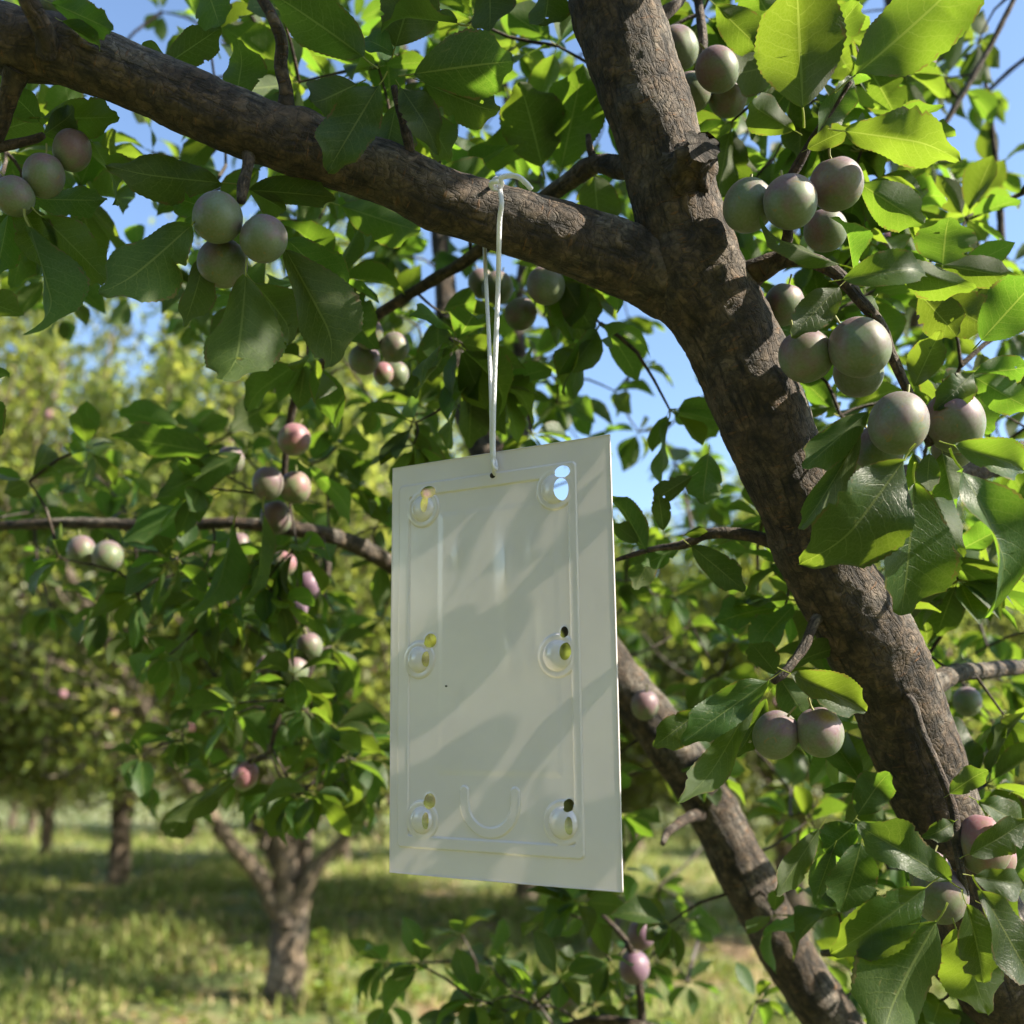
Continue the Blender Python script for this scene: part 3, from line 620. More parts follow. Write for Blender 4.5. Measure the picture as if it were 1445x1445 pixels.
BR = [  # pts (x, y, w, d)
    [(402, 175, 30, .775), (404, 130, 20, .77), (396, 95, 20, .77), (398, 60, 17, .765), (385, 25, 17, .76), (365, -10, 15, .76), (330, -70, 13, .76)],
    [(68, 75, 34, .73), (66, 52, 30, .72), (52, 22, 28, .71), (36, -8, 27, .70), (20, -50, 24, .70)],
    [(25, 95, 36, .74), (14, 130, 27, .75), (4, 165, 24, .76), (-15, 215, 22, .77), (-20, 240, 18, .77)],
    [(-20, 212, 16, .77), (18, 204, 14, .77), (50, 196, 12, .77), (62, 190, 9, .77)],
    [(352, 205, 20, .77), (350, 232, 17, .76), (343, 262, 18, .755), (340, 285, 12, .75)],
    [(580, 235, 22, .79), (577, 205, 15, .78), (568, 165, 14, .775), (558, 132, 12, .77), (556, 122, 9, .77)],
    [(930, 240, 50, .85), (878, 236, 34, .88), (840, 232, 28, .90), (800, 258, 26, .93), (755, 292, 22, .97), (665, 362, 18, 1.02), (600, 402, 16, 1.06), (530, 447, 15, 1.10), (470, 498, 14, 1.14), (425, 548, 13, 1.18), (408, 600, 11, 1.2), (400, 680, 9, 1.22)],
    [(842, 232, 14, .90), (833, 212, 10, .9), (830, 190, 8, .9)],
    [(1040, 400, 50, .84), (1075, 378, 36, .82), (1105, 366, 27, .81), (1140, 366, 22, .80), (1180, 385, 20, .79), (1214, 425, 18, .78), (1240, 455, 17, .78), (1258, 500, 15, .78), (1278, 545, 13, .78), (1300, 590, 12, .78), (1312, 628, 11, .77)],
    [(1100, 370, 20, .81), (1112, 330, 15, .79), (1108, 270, 12, .78), (1125, 235, 14, .775), (1138, 212, 13, .77), (1160, 175, 10, .77), (1200, 115, 8, .76)],
    [(1150, 660, 46, .86), (1185, 652, 30, .88), (1240, 668, 30, .92), (1330, 672, 36, .98), (1400, 655, 38, 1.02), (1480, 630, 36, 1.08), (1640, 590, 34, 1.2)],
    [(1130, 790, 30, .87), (1100, 770, 19, .88), (1060, 756, 18, .89), (1005, 752, 16, .90), (965, 768, 13, .91), (920, 775, 8, .92), (870, 790, 6, .93)],
    [(1165, 862, 22, .86), (1148, 880, 16, .84), (1135, 912, 14, .83), (1110, 945, 13, .82), (1090, 962, 11, .82)],
    [(1268, 975, 12, .86), (1288, 992, 12, .84), (1300, 1030, 11, .83), (1322, 1080, 11, .82), (1345, 1140, 13, .81), (1350, 1185, 14, .80), (1356, 1228, 12, .79), (1362, 1262, 10, .79)],
    [(1300, 975, 40, .92), (1350, 950, 25, 1.0), (1400, 945, 23, 1.08), (1480, 935, 20, 1.2), (1600, 900, 16, 1.3)],
    [(1290, 460, 30, 2.1), (1283, 300, 40, 2.0), (1275, 200, 42, 1.95), (1268, 100, 36, 1.9), (1262, 0, 30, 1.9), (1250, -150, 22, 1.9)],
    [(560, 800, 26, 1.4), (500, 768, 25, 1.35), (440, 750, 22, 1.3), (330, 738, 17, 1.3), (240, 742, 16, 1.32), (120, 738, 15, 1.35), (0, 742, 14, 1.4), (-120, 750, 12, 1.45)],
    [(700, 660, 40, 1.5), (735, 610, 24, 1.55), (738, 540, 19, 1.6), (730, 440, 16, 1.65), (740, 330, 12, 1.7), (720, 180, 10, 1.75), (700, 40, 8, 1.8)],
    [(1330, 180, 8, 1.3), (1360, 130, 9, 1.3), (1400, 60, 8, 1.3), (1440, -20, 7, 1.3)],
    [(1420, 470, 12, 1.5), (1415, 380, 11, 1.5), (1410, 280, 10, 1.5), (1402, 200, 8, 1.5), (1390, 110, 6, 1.5)],
    [(452, 755, 12, 1.3), (462, 810, 10, 1.29), (428, 868, 9, 1.29), (442, 935, 8, 1.28), (396, 1010, 8, 1.27), (378, 1062, 7, 1.26), (350, 1075, 6, 1.25)],
    [(1440, 1640, 60, 1.05), (1200, 1560, 26, 1.2), (1000, 1480, 20, 1.3), (860, 1440, 14, 1.35), (760, 1460, 9, 1.4)],
    [(900, 1500, 18, 1.35), (905, 1420, 12, 1.35), (890, 1340, 9, 1.36), (850, 1290, 6, 1.38)],
    [(985, 0, 12, .95), (990, 40, 13, .94), (992, 75, 12, .93), (978, 110, 9, .92)],
    [(930, 25, 22, .85), (955, 5, 16, .86), (985, -20, 15, .9), (1100, -60, 14, 1.0), (1240, -80, 12, 1.1)],
    [(1005, 1150, 24, 1.25), (975, 1152, 16, 1.2), (945, 1172, 12, 1.15), (935, 1190, 8, 1.12)],
    [(1350, 1380, 40, .98), (1280, 1325, 16, .98), (1230, 1340, 14, 1.0), (1160, 1345, 10, 1.04)],
]
for b in BR:
    big = b[0][2] > 24; nodeok = b[0][:2] not in ((1100, 370), (985, 0), (402, 175), (580, 235))
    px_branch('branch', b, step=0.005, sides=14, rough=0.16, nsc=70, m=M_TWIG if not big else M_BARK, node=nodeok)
# pruned stub with a dark hollow
sd = (P(1008, 192, .757) - P(975, 240, .80)).normalized()
a0 = P(970, 238, .80); pa, ra = catmull([a0, a0 + sd * .018, a0 + sd * .030], [.022, .0155, .0125], .002)
V, q, U = tube(pa, ra, 36, rough=.34, nsc=75, cap=False); stub = link('pruned_stub', mesh_np('pruned_stub', V, q, uv=U), M_BARK, near)
pa, ra = catmull([pa[-1] + np.array(sd) * .001, pa[-1] - np.array(sd) * .003, pa[-1] - np.array(sd) * .006], [.0122, .0085, .001], .0012)
V, q, U = tube(pa, ra, 36, rough=.45, nsc=110, cap=True); link('hollow', mesh_np('hollow', V, q, uv=U), M_WOUND, stub)

# ------------------------------------------------------------------ leaves set one by one: base x,y  tip x,y  width px  depth  roll(deg)  side(0 under, 1 upper toward us)
HL = [
 (75,5,162,42,45,.72,10,0),(88,30,150,64,28,.72,30,0),(332,142,347,66,70,.80,0,0),(232,92,312,40,46,.80,20,0),(288,-25,313,38,62,.78,5,0),(234,80,194,70,26,.80,0,1),
 (512,80,378,-22,86,.74,8,0),(505,118,437,150,62,.79,-15,0),(535,120,463,238,74,.73,5,1),(556,76,512,48,38,.77,10,1),(558,66,592,-42,78,.77,0,0),(645,33,541,20,34,.75,50,1),
 (585,104,728,84,82,.75,10,0),(600,118,708,165,52,.77,-10,0),(566,124,614,194,48,.75,15,1),(558,150,545,226,60,.80,0,0),(598,160,640,226,50,.82,0,0),(690,-30,695,46,66,.84,0,0),(776,-30,770,50,52,.86,10,0),
 (765,235,738,122,86,.98,0,0),(792,236,822,102,80,.98,0,0),(838,245,846,322,62,.98,10,0),(600,262,702,250,60,.95,0,0),(480,290,600,330,60,.92,0,0),
 (312,258,168,245,60,.77,5,0),(270,318,155,424,88,.73,0,0),(347,390,335,556,92,.73,0,0),(290,358,266,462,56,.76,10,0),(403,352,492,516,84,.76,-5,0),(405,338,505,430,72,.79,15,0),(350,268,474,276,46,.79,25,0),(305,300,240,274,48,.80,0,1),(352,268,404,296,40,.80,0,0),(360,400,430,480,60,.86,0,0),
 (55,172,18,128,46,.78,0,0),(60,166,172,168,52,.78,10,0),(62,190,112,156,42,.78,0,0),(130,200,186,286,50,.80,10,0),(45,280,152,286,46,.80,-20,0),(42,320,90,478,58,.75,5,0),(60,306,156,396,70,.76,-5,0),(30,290,76,382,50,.78,15,1),(12,300,-4,392,42,.78,0,0),(-20,190,66,165,50,.80,0,0),
 (1133,152,1124,-25,112,.74,0,0),(1207,106,1384,-44,104,.73,0,0),(1193,185,1347,206,68,.74,10,0),(1150,195,1204,110,50,.77,20,1),(1120,184,1047,143,46,.78,10,0),(1140,210,1196,180,30,.76,0,0),(1100,90,1028,108,62,.88,0,0),(1010,8,1076,72,52,.86,0,0),(1090,30,1050,-40,55,.88,0,0),
 (1215,260,1302,316,56,.80,0,0),(1330,374,1336,311,78,.77,5,0),(1255,366,1368,410,44,.76,-15,0),(1190,394,1316,374,52,.73,20,1),(1205,386,1192,304,40,.74,55,1),(1186,374,1062,326,36,.76,40,0),(1185,404,1120,470,48,.75,10,1),(1320,372,1432,392,42,.80,10,0),(1385,480,1462,394,72,.78,0,0),(1298,415,1352,474,56,.82,0,0),(1322,420,1395,462,60,.85,0,0),(1290,545,1322,474,42,.78,0,0),(1375,525,1328,572,42,.76,10,1),(1372,530,1452,578,46,.80,0,0),(1372,526,1455,520,40,.82,0,0),(1235,420,1214,452,40,.80,0,0),(1355,560,1400,610,50,.84,0,0),
 (1275,650,1168,799,116,.72,3,1),(1290,682,1279,866,118,.74,0,1),(1357,662,1462,848,96,.70,-10,1),(1345,628,1462,662,50,.72,15,1),(1226,580,1134,662,48,.76,20,0),(1215,612,1130,756,42,.77,30,0),(1312,640,1306,690,32,.76,0,0),(1330,640,1345,710,50,.80,0,0),(1290,640,1350,780,60,.84,0,0),
 (1085,960,964,1046,52,.80,10,1),(1060,990,985,1142,40,.80,25,0),(1082,985,1044,1068,32,.81,20,0),(1115,950,1229,1002,50,.79,15,1),(985,1005,925,1052,42,.84,0,1),(1100,955,1135,1010,44,.84,0,0),(1095,950,1060,905,40,.86,0,0),(1110,940,1190,905,40,.86,20,0),
 (975,770,1051,832,38,.90,5,0),(976,672,918,708,28,.92,0,0),(1000,640,990,714,48,.94,0,0),(936,748,930,698,26,.91,0,0),(912,778,864,690,36,.92,0,0),(900,765,868,740,26,.92,0,0),(960,770,905,800,26,.92,20,0),(925,775,895,830,36,.94,0,0),(870,790,820,815,40,.95,0,0),(1000,755,960,742,22,.90,0,0),
 (1340,1243,1220,1163,56,.76,10,1),(1306,1253,1183,1348,66,.74,5,1),(1322,1300,1226,1464,104,.72,0,0),(1363,1275,1399,1391,62,.73,12,1),(1350,1312,1386,1414,82,.77,0,0),(1385,1257,1464,1392,72,.72,-10,1),(1368,1205,1454,1164,46,.75,10,1),(1380,1130,1456,1168,44,.78,10,1),(1215,1190,1190,1288,72,.84,0,1),(1176,1198,1150,1270,30,.86,0,0),(1207,1164,1164,1202,50,.86,0,1),(1156,1170,1094,1264,34,.84,20,0),(1346,1160,1314,1181,28,.80,0,1),(1372,1236,1454,1252,38,.76,15,1),(1385,1275,1440,1300,50,.8,0,0),(1340,1120,1390,1085,30,.8,0,0),(1210,1150,1250,1090,50,.86,0,0),(1215,1160,1262,1200,50,.86,0,0),
 (435,660,516,722,30,1.15,10,0),(412,712,448,736,22,1.15,0,0),(795,396,836,466,52,1.0,0,0),(300,640,164,612,48,1.15,0,0),(330,742,300,866,40,1.1,20,0),(372,722,364,852,46,1.1,25,0),(300,700,180,760,50,1.2,0,0),(250,600,170,580,40,1.3,0,0),(340,640,230,700,46,1.15,10,0),(400,560,330,600,50,1.2,0,0),(270,1130,235,1190,40,1.25,0,1),(330,1100,245,1160,30,1.2,20,0),
]
def set_leaf(bx, by, tx, ty, wpx, d, roll, side, label=None):
    dt = d + random.uniform(-.018, .006)
    b, t = P(bx, by, d), P(tx, ty, dt); ax = t - b; L_ = ax.length; W_ = wpx / FPX * d
    n = -VIEW if side else VIEW
    n = n + RIGHT * random.uniform(.05, .45) + UPV * random.uniform(.15, .55)
    n = Matrix.Rotation(R(roll + random.uniform(-6, 6)), 3, ax.normalized()) @ n
    o = link('leaf', random.choice(HERO), parent=near); o.matrix_local = leaf_matrix(b, ax, n, L_ * 1.02, W_ * 1.08)
    NODES_H.append(b)
    return o
NODES_H = []
nleaf = 0
for h in HL: set_leaf(*h); nleaf += 1

# ------------------------------------------------------------------ spurs of leaves through the crown
GRID = ["3012344421576762", "4111355552366642", "5333456663066632", "4113445653346653", "3013456663115664", "0002455662115664",
        "0023554653333565", "2444444302433445", "5444542000442355", "1133440004433355", "0023430003333345", "0013310003333455",
        "0011100002113444", "0000000002100244", "0000000465201334", "0000004776312334"]
spots = []
for r_, row in enumerate(GRID):
    for c_, ch in enumerate(row):
        k = int(ch) * 0.92
        k = int(k) + (random.random() < k - int(k))
        for _ in range(k):
            x = (c_ + random.random()) * 90.3; y = (r_ + random.random()) * 90.3
            deep = random.random()
            if y > 640 and 500 < x < 900: d = random.uniform(1.25, 1.6)
            elif x < 560 and y > 540: d = 1.15 + 0.7 * deep
            elif x > 1050: d = 0.92 + 1.0 * deep ** 1.2
            elif x > 850 and y > 640: d = 1.1 + 1.4 * deep
            else: d = 0.95 + 1.0 * deep
            spots.append((P(x, y, d), d))
# unseen foliage of the same crown, added around the frame to shade the scene
for _ in range(320):
    side = random.random()
    if side < .32: x = random.uniform(1480, 2600); y = random.uniform(-700, 1500); d = random.uniform(.85, 2.1)
    elif side < .75: x = random.uniform(-500, 1500); y = random.uniform(-1100, -60); d = random.uniform(.95, 2.0)
    else: x = random.uniform(-800, -60); y = random.uniform(-400, 900); d = random.uniform(.75, 1.9)
    spots.append((P(x, y, d), d))
for _ in range(110):            # unseen crown leaves added toward the sun to shade the horizontal limb
    t = random.random(); a = P(940, 390, .84).lerp(P(0, 50, .745), t) + SUN * random.uniform(.30, 1.2) + Vector((random.gauss(0, .05), random.gauss(0, .05), random.gauss(0, .05)))
    x, y, d = proj(a)
    if y < -70 and d > .5: spots.append((a, d))
for i_ in range(16):
    spots.append((P(425 + random.gauss(0, 26), 640 + i_ * 26, random.uniform(1.15, 1.27)), 1.2))
for _ in range(36):
    d = random.uniform(1.2, 1.6); spots.append((P(random.uniform(240, 520), random.uniform(820, 1150), d), d))
# openings in the crown through which the sun reaches the limb and the tall leaves
OPEN = [P(*a) for a in [(1130, 40, .74), (1130, 110, .74), (1250, 70, .73), (1320, 20, .73), (1270, 190, .74), (1345, 345, .77), (1310, 390, .76), (1180, 260, .77), (935, 60, .82), (1010, 330, .82), (1080, 430, .82), (1105, 560, .82), (1260, 900, .86), (900, 980, 1.28), (1010, 1100, 1.24), (1120, 1280, 1.2), (1230, 715, .73), (1400, 740, .7), (415, 620, 1.18), (1290, 1400, .72)]]
OPEN_L = [P(*a) for a in [(300, 800, 1.25), (380, 900, 1.25), (250, 700, 1.3), (430, 1000, 1.25), (480, 850, 1.3), (120, 700, 1.4), (380, 640, 1.2), (700, 1380, 1.4), (950, 800, 1.3)]]
OPEN += OPEN_L
def opened(p):
    for o in OPEN:
        v = p - o; t = v.dot(SUN)
        if t > 0.02 and (v - SUN * t).length < (.085 if o not in OPEN_L else .09): return True
    return False
spots = [s for s in spots if s[0].z > 0.55 and not opened(s[0])]
pts = np.array([s[0][:] for s in spots])
nodes = np.array(NODES); tw = []
order = np.argsort([np.min(np.linalg.norm(nodes - p, axis=1)) for p in pts])
nd = list(nodes)
attach = {}
CARD_Z = 0.95
for i in order:
    p = pts[i]; A = np.array(nd); dist = np.linalg.norm(A - p, axis=1)
    j = int(np.argmin(dist)); a = A[j]; L_ = dist[j]
    mid = (a + p) / 2 + rng.normal(0, .06 * L_ + .002, 3) + np.array([0, 0, .05 * L_])
    pa, ra = catmull([a, mid, p], [.0014 + min(.0035, L_ * .008), .0014 + min(.002, L_ * .004), .0012], .03)
    tw.append(tube(pa, ra, 6, rough=.12, nsc=120, cap=False)); attach[i] = p - a
    for t in (.35, .7, 1.0):
        nd.append(pa[min(len(pa) - 1, int(t * (len(pa) - 1)))])
V, q, U = join_arrays(tw); o = link('twigs', mesh_np('twigs', V, q, uv=U), M_TWIG, near); o['kind'] = 'stuff'
mats, which, cand = [], [], []
for i, (p, d) in enumerate(spots):
    ax = Vector(attach[i]); ax = ax.normalized() if ax.length > 1e-4 else Vector((0, 0, 1))
    o1 = ax.orthogonal().normalized(); o2 = ax.cross(o1)
    k = random.randint(5, 8); ph = random.uniform(0, 6.28)
    for j in range(k):
        a = ph + j * 2.4
        dv = (ax * random.uniform(.1, .9) + (o1 * math.cos(a) + o2 * math.sin(a)) * 1.0 + Vector((0, 0, random.uniform(-.6, .15)))).normalized()
        nv = Vector((random.gauss(0, .45), random.gauss(0, .45), 1))
        L_ = random.uniform(.036, .066) if d > 1.05 else random.uniform(.045, .078); W_ = L_ * random.uniform(.46, .62)
        b = p + dv * L_ * .16
        cand.append((d / L_, b, dv, nv, L_, W_, d))
cand.sort(key=lambda c: c[0])
for c in cand:
    _, b, dv, nv, L_, W_, d = c
    x, y, _d = proj(b + dv * L_ * .5)
    inside = -40 < x < 1490 and -40 < y < 1490
    M4 = leaf_matrix(b, dv, nv, L_, W_)
    if inside and nleaf < 300:
        o = link('leaf', random.choice(HERO), parent=near); o.matrix_local = M4; nleaf += 1
    else: mats.append(M4); which.append(random.randrange(len(MID)))
o = link('leaves', instance_mesh('leaves', MID, mats, which), M_LEAF, near); o['kind'] = 'stuff'

# ------------------------------------------------------------------ the white card
Kc = 0.20 / 0.17
TL, TR, BL = P(555, 662, .70984 * Kc), P(860, 614, .62795 * Kc), P(551, 1230, .66659 * Kc)
Ux = (TR - TL).normalized(); Wd = (TR - TL).length
Vy = (BL - TL); Vy.normalize(); CO = Ux.dot(Vy); Hd = (BL - TL).length
NRM = Ux.cross(Vy).normalized()
if NRM.dot(TL - co.location) > 0: NRM = -NRM          # toward the camera
CAM = co.location.copy()
def cuv(x, y):
    d = P(x, y, 1.0) - CAM; t = (TL - CAM).dot(NRM) / d.dot(NRM); p = CAM + d * t - TL
    a, b = p.dot(Ux), p.dot(Vy); return np.array([(a - CO * b) / (1 - CO * CO), (b - CO * a) / (1 - CO * CO)])
def smooth(x): x = np.clip(x, 0, 1); return x * x * (3 - 2 * x)
nx, ny = 400, 640
gu, gv = np.meshgrid(np.linspace(0, Wd, nx + 1), np.linspace(0, Hd, ny + 1), indexing='ij')
def rect(a, b, c, d, rad):  # px corners tl, tr, br, bl -> signed distance (inside negative) in metres
    A = np.array([cuv(*a), cuv(*b), cuv(*c), cuv(*d)]); u0 = (A[0, 0] + A[3, 0]) / 2; u1 = (A[1, 0] + A[2, 0]) / 2; v0 = (A[0, 1] + A[1, 1]) / 2; v1 = (A[2, 1] + A[3, 1]) / 2
    cx, cy_ = (u0 + u1) / 2, (v0 + v1) / 2; qx = np.abs(gu - cx) - (u1 - u0) / 2 + rad; qy = np.abs(gv - cy_) - (v1 - v0) / 2 + rad
    return np.hypot(np.maximum(qx, 0), np.maximum(qy, 0)) + np.minimum(np.maximum(qx, qy), 0) - rad
mm = 0.001
H = np.zeros_like(gu)
H += 1.3 * mm * smooth(-rect((563, 685), (813, 652), (826, 1212), (563, 1196), 4 * mm) / (0.9 * mm))
inner = rect((578, 702), (804, 670), (812, 1192), (578, 1181), 2.5 * mm)
domes = [(598, 718, 19), (784, 690, 20), (593, 931, 18), (788, 925, 20), (597, 1157, 18), (796, 1161, 20)]
S = FPX / 0.78
def circ(x, y): c = cuv(x, y); return np.hypot(gu - c[0], gv - c[1])
nearest = np.min([circ(x, y) - (r + 8) / S for x, y, r in domes], axis=0)
sd_in = np.maximum(inner, -nearest)
H -= 1.2 * mm * smooth(-sd_in / (0.6 * mm))
H += 0.4 * mm * smooth(-rect((618, 722), (790, 700), (795, 1100), (618, 1095), 3 * mm) / (6 * mm))
for x, y, r in domes:
    dd = circ(x, y) / (r / S); H += np.where(dd < 1, 4.6 * mm * np.sqrt(np.clip(1 - dd ** 2, 0, 1)) ** 1.0, 0)
    H += 0.25 * mm * np.exp(-((dd - 1.25) * 8) ** 2)
# the raised U near the lower edge
cu = cuv(692, 1132); rU = 40 / S
du = gu - cu[0]; dv_ = gv - cu[1]
dU = np.where(dv_ > 0, np.abs(np.hypot(du, dv_) - rU), np.where(dv_ > -14 / S, np.abs(np.abs(du) - rU), np.hypot(np.abs(du) - rU, dv_ + 14 / S)))
H += 1.1 * mm * smooth((7.5 / S - dU) / (0.8 * mm))
# slow warp of the sheet and small dents
H += 1.3 * mm * np.sin(gu / Wd * 3.0 + 0.5) * np.sin(gv / Hd * 2.6) + 1.2 * mm * np.exp(-((gu - cuv(715, 800)[0]) / (8 * mm)) ** 2 - ((gv - cuv(715, 800)[1]) / (30 * mm)) ** 2)
for (x, y, a, b_, h_) in [(650, 990, 4, 9, -.5), (716, 800, 3, 14, .6), (722, 925, 6, 16, .7), (752, 775, 5, 14, .5), (755, 890, 5, 20, -.5), (648, 780, 5, 8, .4), (772, 970, 5, 9, .3), (745, 1140, 4, 10, .3)]:
    c = cuv(x, y); H += h_ * mm * np.exp(-((gu - c[0]) / (a * mm)) ** 2 - ((gv - c[1]) / (b_ * mm)) ** 2)
# holes
holes = [(606, 695, 10.5, 8.5), (604, 712, 4.5, 12), (795, 666, 10.5, 8.5), (795, 691, 8.5, 15.5), (609, 904, 8.5, 10), (605, 930, 3.6, 11), (797, 892, 5.5, 8), (801, 919, 6.5, 12.5), (608, 1130, 8, 11), (606, 1157, 3.8, 12), (804, 1136, 7, 9), (807, 1164, 5, 13), (697, 671, 4.2, 4.4)]
inside = np.zeros_like(gu, bool); guw, gvw = gu.copy(), gv.copy(); cell = max(Wd / nx, Hd / ny)
for (x, y, rx, ry) in holes:
    c = cuv(x, y); e1 = cuv(x + rx, y) - c; a = np.hypot(*e1); b_ = np.hypot(*(cuv(x, y + ry) - c))
    ex, ey = (gu - c[0]) / a, (gv - c[1]) / b_; rr = np.hypot(ex, ey); inside |= rr < 0.999
    H += 0.35 * mm * np.exp(-((rr - 1.0) * min(a, b_) / (0.7 * mm)) ** 2)
    band = (np.abs(rr - 1) * min(a, b_) < cell * .62); f = np.where(band, 1 / np.maximum(rr, 1e-6), 1)
    guw = np.where(band, c[0] + ex * f * a, guw); gvw = np.where(band, c[1] + ey * f * b_, gvw); inside &= ~band
i, j = np.meshgrid(np.arange(nx), np.arange(ny), indexing='ij')
ins4 = inside[:-1, :-1] | inside[1:, :-1] | inside[1:, 1:] | inside[:-1, 1:]
cc = 0.25 * (guw[:-1, :-1] + guw[1:, :-1] + guw[1:, 1:] + guw[:-1, 1:]), 0.25 * (gvw[:-1, :-1] + gvw[1:, :-1] + gvw[1:, 1:] + gvw[:-1, 1:])
for (x, y, rx, ry) in holes:
    c = cuv(x, y); a = np.hypot(*(cuv(x + rx, y) - c)); b_ = np.hypot(*(cuv(x, y + ry) - c))
    ins4 |= np.hypot((cc[0] - c[0]) / a, (cc[1] - c[1]) / b_) < 0.97
q0 = (i * (ny + 1) + j)[~ins4]
Vc = (np.array(TL)[None, None] + guw[..., None] * np.array(Ux) + gvw[..., None] * np.array(Vy) + H[..., None] * np.array(NRM)).reshape(-1, 3)
Q = np.stack([q0, q0 + 1, q0 + ny + 2, q0 + ny + 1], 1)
mC, t, N, L, out = mat('translucent white plastic')
geo = N('ShaderNodeNewGeometry'); n = N('ShaderNodeTexNoise'); n.inputs['Scale'].default_value = 25; n.inputs['Detail'].default_value = 4; L(geo.outputs['Position'], n.inputs['Vector'])
r = ramp(N, [(0.3, (0.68, 0.635, 0.66)), (0.7, (0.72, 0.675, 0.70))]); L(n.outputs[0], r.inputs[0])
pb = N('ShaderNodeBsdfPrincipled'); L(r.outputs[0], pb.inputs['Base Color']); pb.inputs['Roughness'].default_value = 0.22; pb.inputs['Specular IOR Level'].default_value = 0.6
pb.inputs['Coat Weight'].default_value = 0.7; pb.inputs['Coat Roughness'].default_value = 0.05
bn = N('ShaderNodeTexNoise'); bn.inputs['Scale'].default_value = 14; L(geo.outputs['Position'], bn.inputs['Vector'])
bm = N('ShaderNodeBump'); bm.inputs['Distance'].default_value = 0.003; sm = N('ShaderNodeTexNoise'); sm.inputs['Scale'].default_value = 45; sm.inputs['Detail'].default_value = 8; sm.inputs['Roughness'].default_value = .7; L(geo.outputs['Position'], sm.inputs['Vector']); sr = ramp(N, [(0.4, 0.18), (0.65, 0.27)]); L(sm.outputs[0], sr.inputs[0]); L(sr.outputs[0], pb.inputs['Roughness'])
bm.inputs['Strength'].default_value = 0.15; L(bn.outputs[0], bm.inputs['Height']); L(bm.outputs[0], pb.inputs['Coat Normal'])
tr = N('ShaderNodeBsdfTranslucent'); tr.inputs[0].default_value = (.86, .79, .74, 1); mx = N('ShaderNodeMixShader'); mx.inputs[0].default_value = 0.07
L(pb.outputs[0], mx.inputs[1]); L(tr.outputs[0], mx.inputs[2]); L(mx.outputs[0], out.inputs[0])
card = bpy.data.objects.new('plastic_card', None); C.objects.link(card)
card.location = TL + Ux * Wd / 2 + Vy * Hd; inv = Matrix.Translation(card.location).inverted()
tag(card, 'blank white moulded plastic card hanging by a cord from the dark limb', 'card')
def cardpart(name, V, Q, m, par=None):
    V = np.asarray(V) - np.array(card.location); o = link(name, mesh_np(name, V, Q), m, par or card); return o
cardpart('sheet', Vc, Q, mC)
# cut edge of the sheet, 0.9 mm thick, running round the four sides
ev = []; eq = []
per = [(Vc.reshape(nx + 1, ny + 1, 3)[a, 0]) for a in range(0, nx + 1, 5)] + [(Vc.reshape(nx + 1, ny + 1, 3)[nx, b]) for b in range(5, ny + 1, 5)] + [(Vc.reshape(nx + 1, ny + 1, 3)[a, ny]) for a in range(nx - 5, -1, -5)] + [(Vc.reshape(nx + 1, ny + 1, 3)[0, b]) for b in range(ny - 5, 0, -5)]
nn = np.array(NRM); ctr = np.array(TL + Ux * Wd / 2 + Vy * Hd / 2)
for p in per:
    o_ = (p - ctr); o_ = o_ / np.linalg.norm(o_) * .0004
    ev += [p + nn * .0005 + o_ * .2, p + nn * .0005 + o_ * 2, p - nn * .0011 + o_ * 2, p - nn * .0011 - o_ * .5]
k = len(per)
for a in range(k):
    b = (a + 1) % k
    for f in range(4): eq.append([a * 4 + f, a * 4 + (f + 1) % 4, b * 4 + (f + 1) % 4, b * 4 + f])
cardpart('cut_edge', ev, np.array(eq), mC)
sp0 = cuv(634, 968); cen = np.array(TL + Ux * sp0[0] + Vy * sp0[1] + NRM * .0045)
ang = np.linspace(0, 2 * np.pi, 9)[:-1]; sv = [cen + np.array(Ux) * math.cos(a) * .0013 + np.array(Vy) * math.sin(a) * .0008 for a in ang] + [cen + nn * .0005] * 1
sq = [[8, i_, (i_ + 1) % 8, (i_ + 2) % 8] for i_ in (0, 2, 4, 6)]
cardpart('speck', sv, np.array(sq), M_SPECK)

# ------------------------------------------------------------------ the cord
def cord_tube(pts, r, name, parent, step=.003, sides=12):
    pa, ra = catmull([np.array(p) for p in pts], [r] * len(pts) if not hasattr(r, '__len__') else r, step)
    V, q, U = tube(pa, ra, sides, rough=.03, nsc=200); V = V - np.array(cord.location)
    return link(name, mesh_np(name, V, q, uv=U), M_CORD, parent)
cord = bpy.data.objects.new('cord', None); C.objects.link(cord); cord.location = P(700, 262, .76)
tag(cord, 'white cord looped over the dark limb with a knot and loose tail on top', 'cord')
hole = TL + Ux * cuv(697, 668)[0] + Vy * cuv(697, 668)[1]; dh = proj(hole)[2]
cr_ = 3.1 / FPX * .77
cord_tube([P(704, 262, .768), P(708, 285, .752), P(705, 310, .757), P(704, 350, .765), P(703, 400, dh - .012), P(700, 480, dh - .010), P(697, 560, dh - .008), P(696, 630, dh - .006), P(697, 662, dh - .003), hole - NRM * .002], cr_ * 1.15, 'front_strand', cord)
cord_tube([P(698, 258, .780), P(692, 268, .80), P(686, 300, .838), P(684, 345, .835), P(686, 400, .818), P(690, 480, .800), P(693, 560, .788), P(694, 630, dh - .002), P(696, 660, dh - .0035)], cr_, 'back_strand', cord)
cord_tube([P(697, 645, dh - .010), P(695, 655, dh - .012), P(700, 662, dh - .009), P(699, 650, dh - .003), P(694, 648, dh - .004)], cr_ * .9, 'eyelet_wrap', cord)
cord_tube([P(692, 262, .765), P(700, 252, .757), P(708, 258, .757), P(704, 266, .765), P(695, 265, .757), P(693, 258, .752), P(703, 256, .75)], cr_ * 1.15, 'knot', cord, step=.0015)
cord_tube([P(700, 260, .757), P(705, 252, .755), P(718, 248, .753), P(732, 250, .75), P(743, 259, .748), P(750, 267, .747)], [cr_ * 1.2] * 5 + [cr_ * 1.1], 'tail', cord, step=.0015)

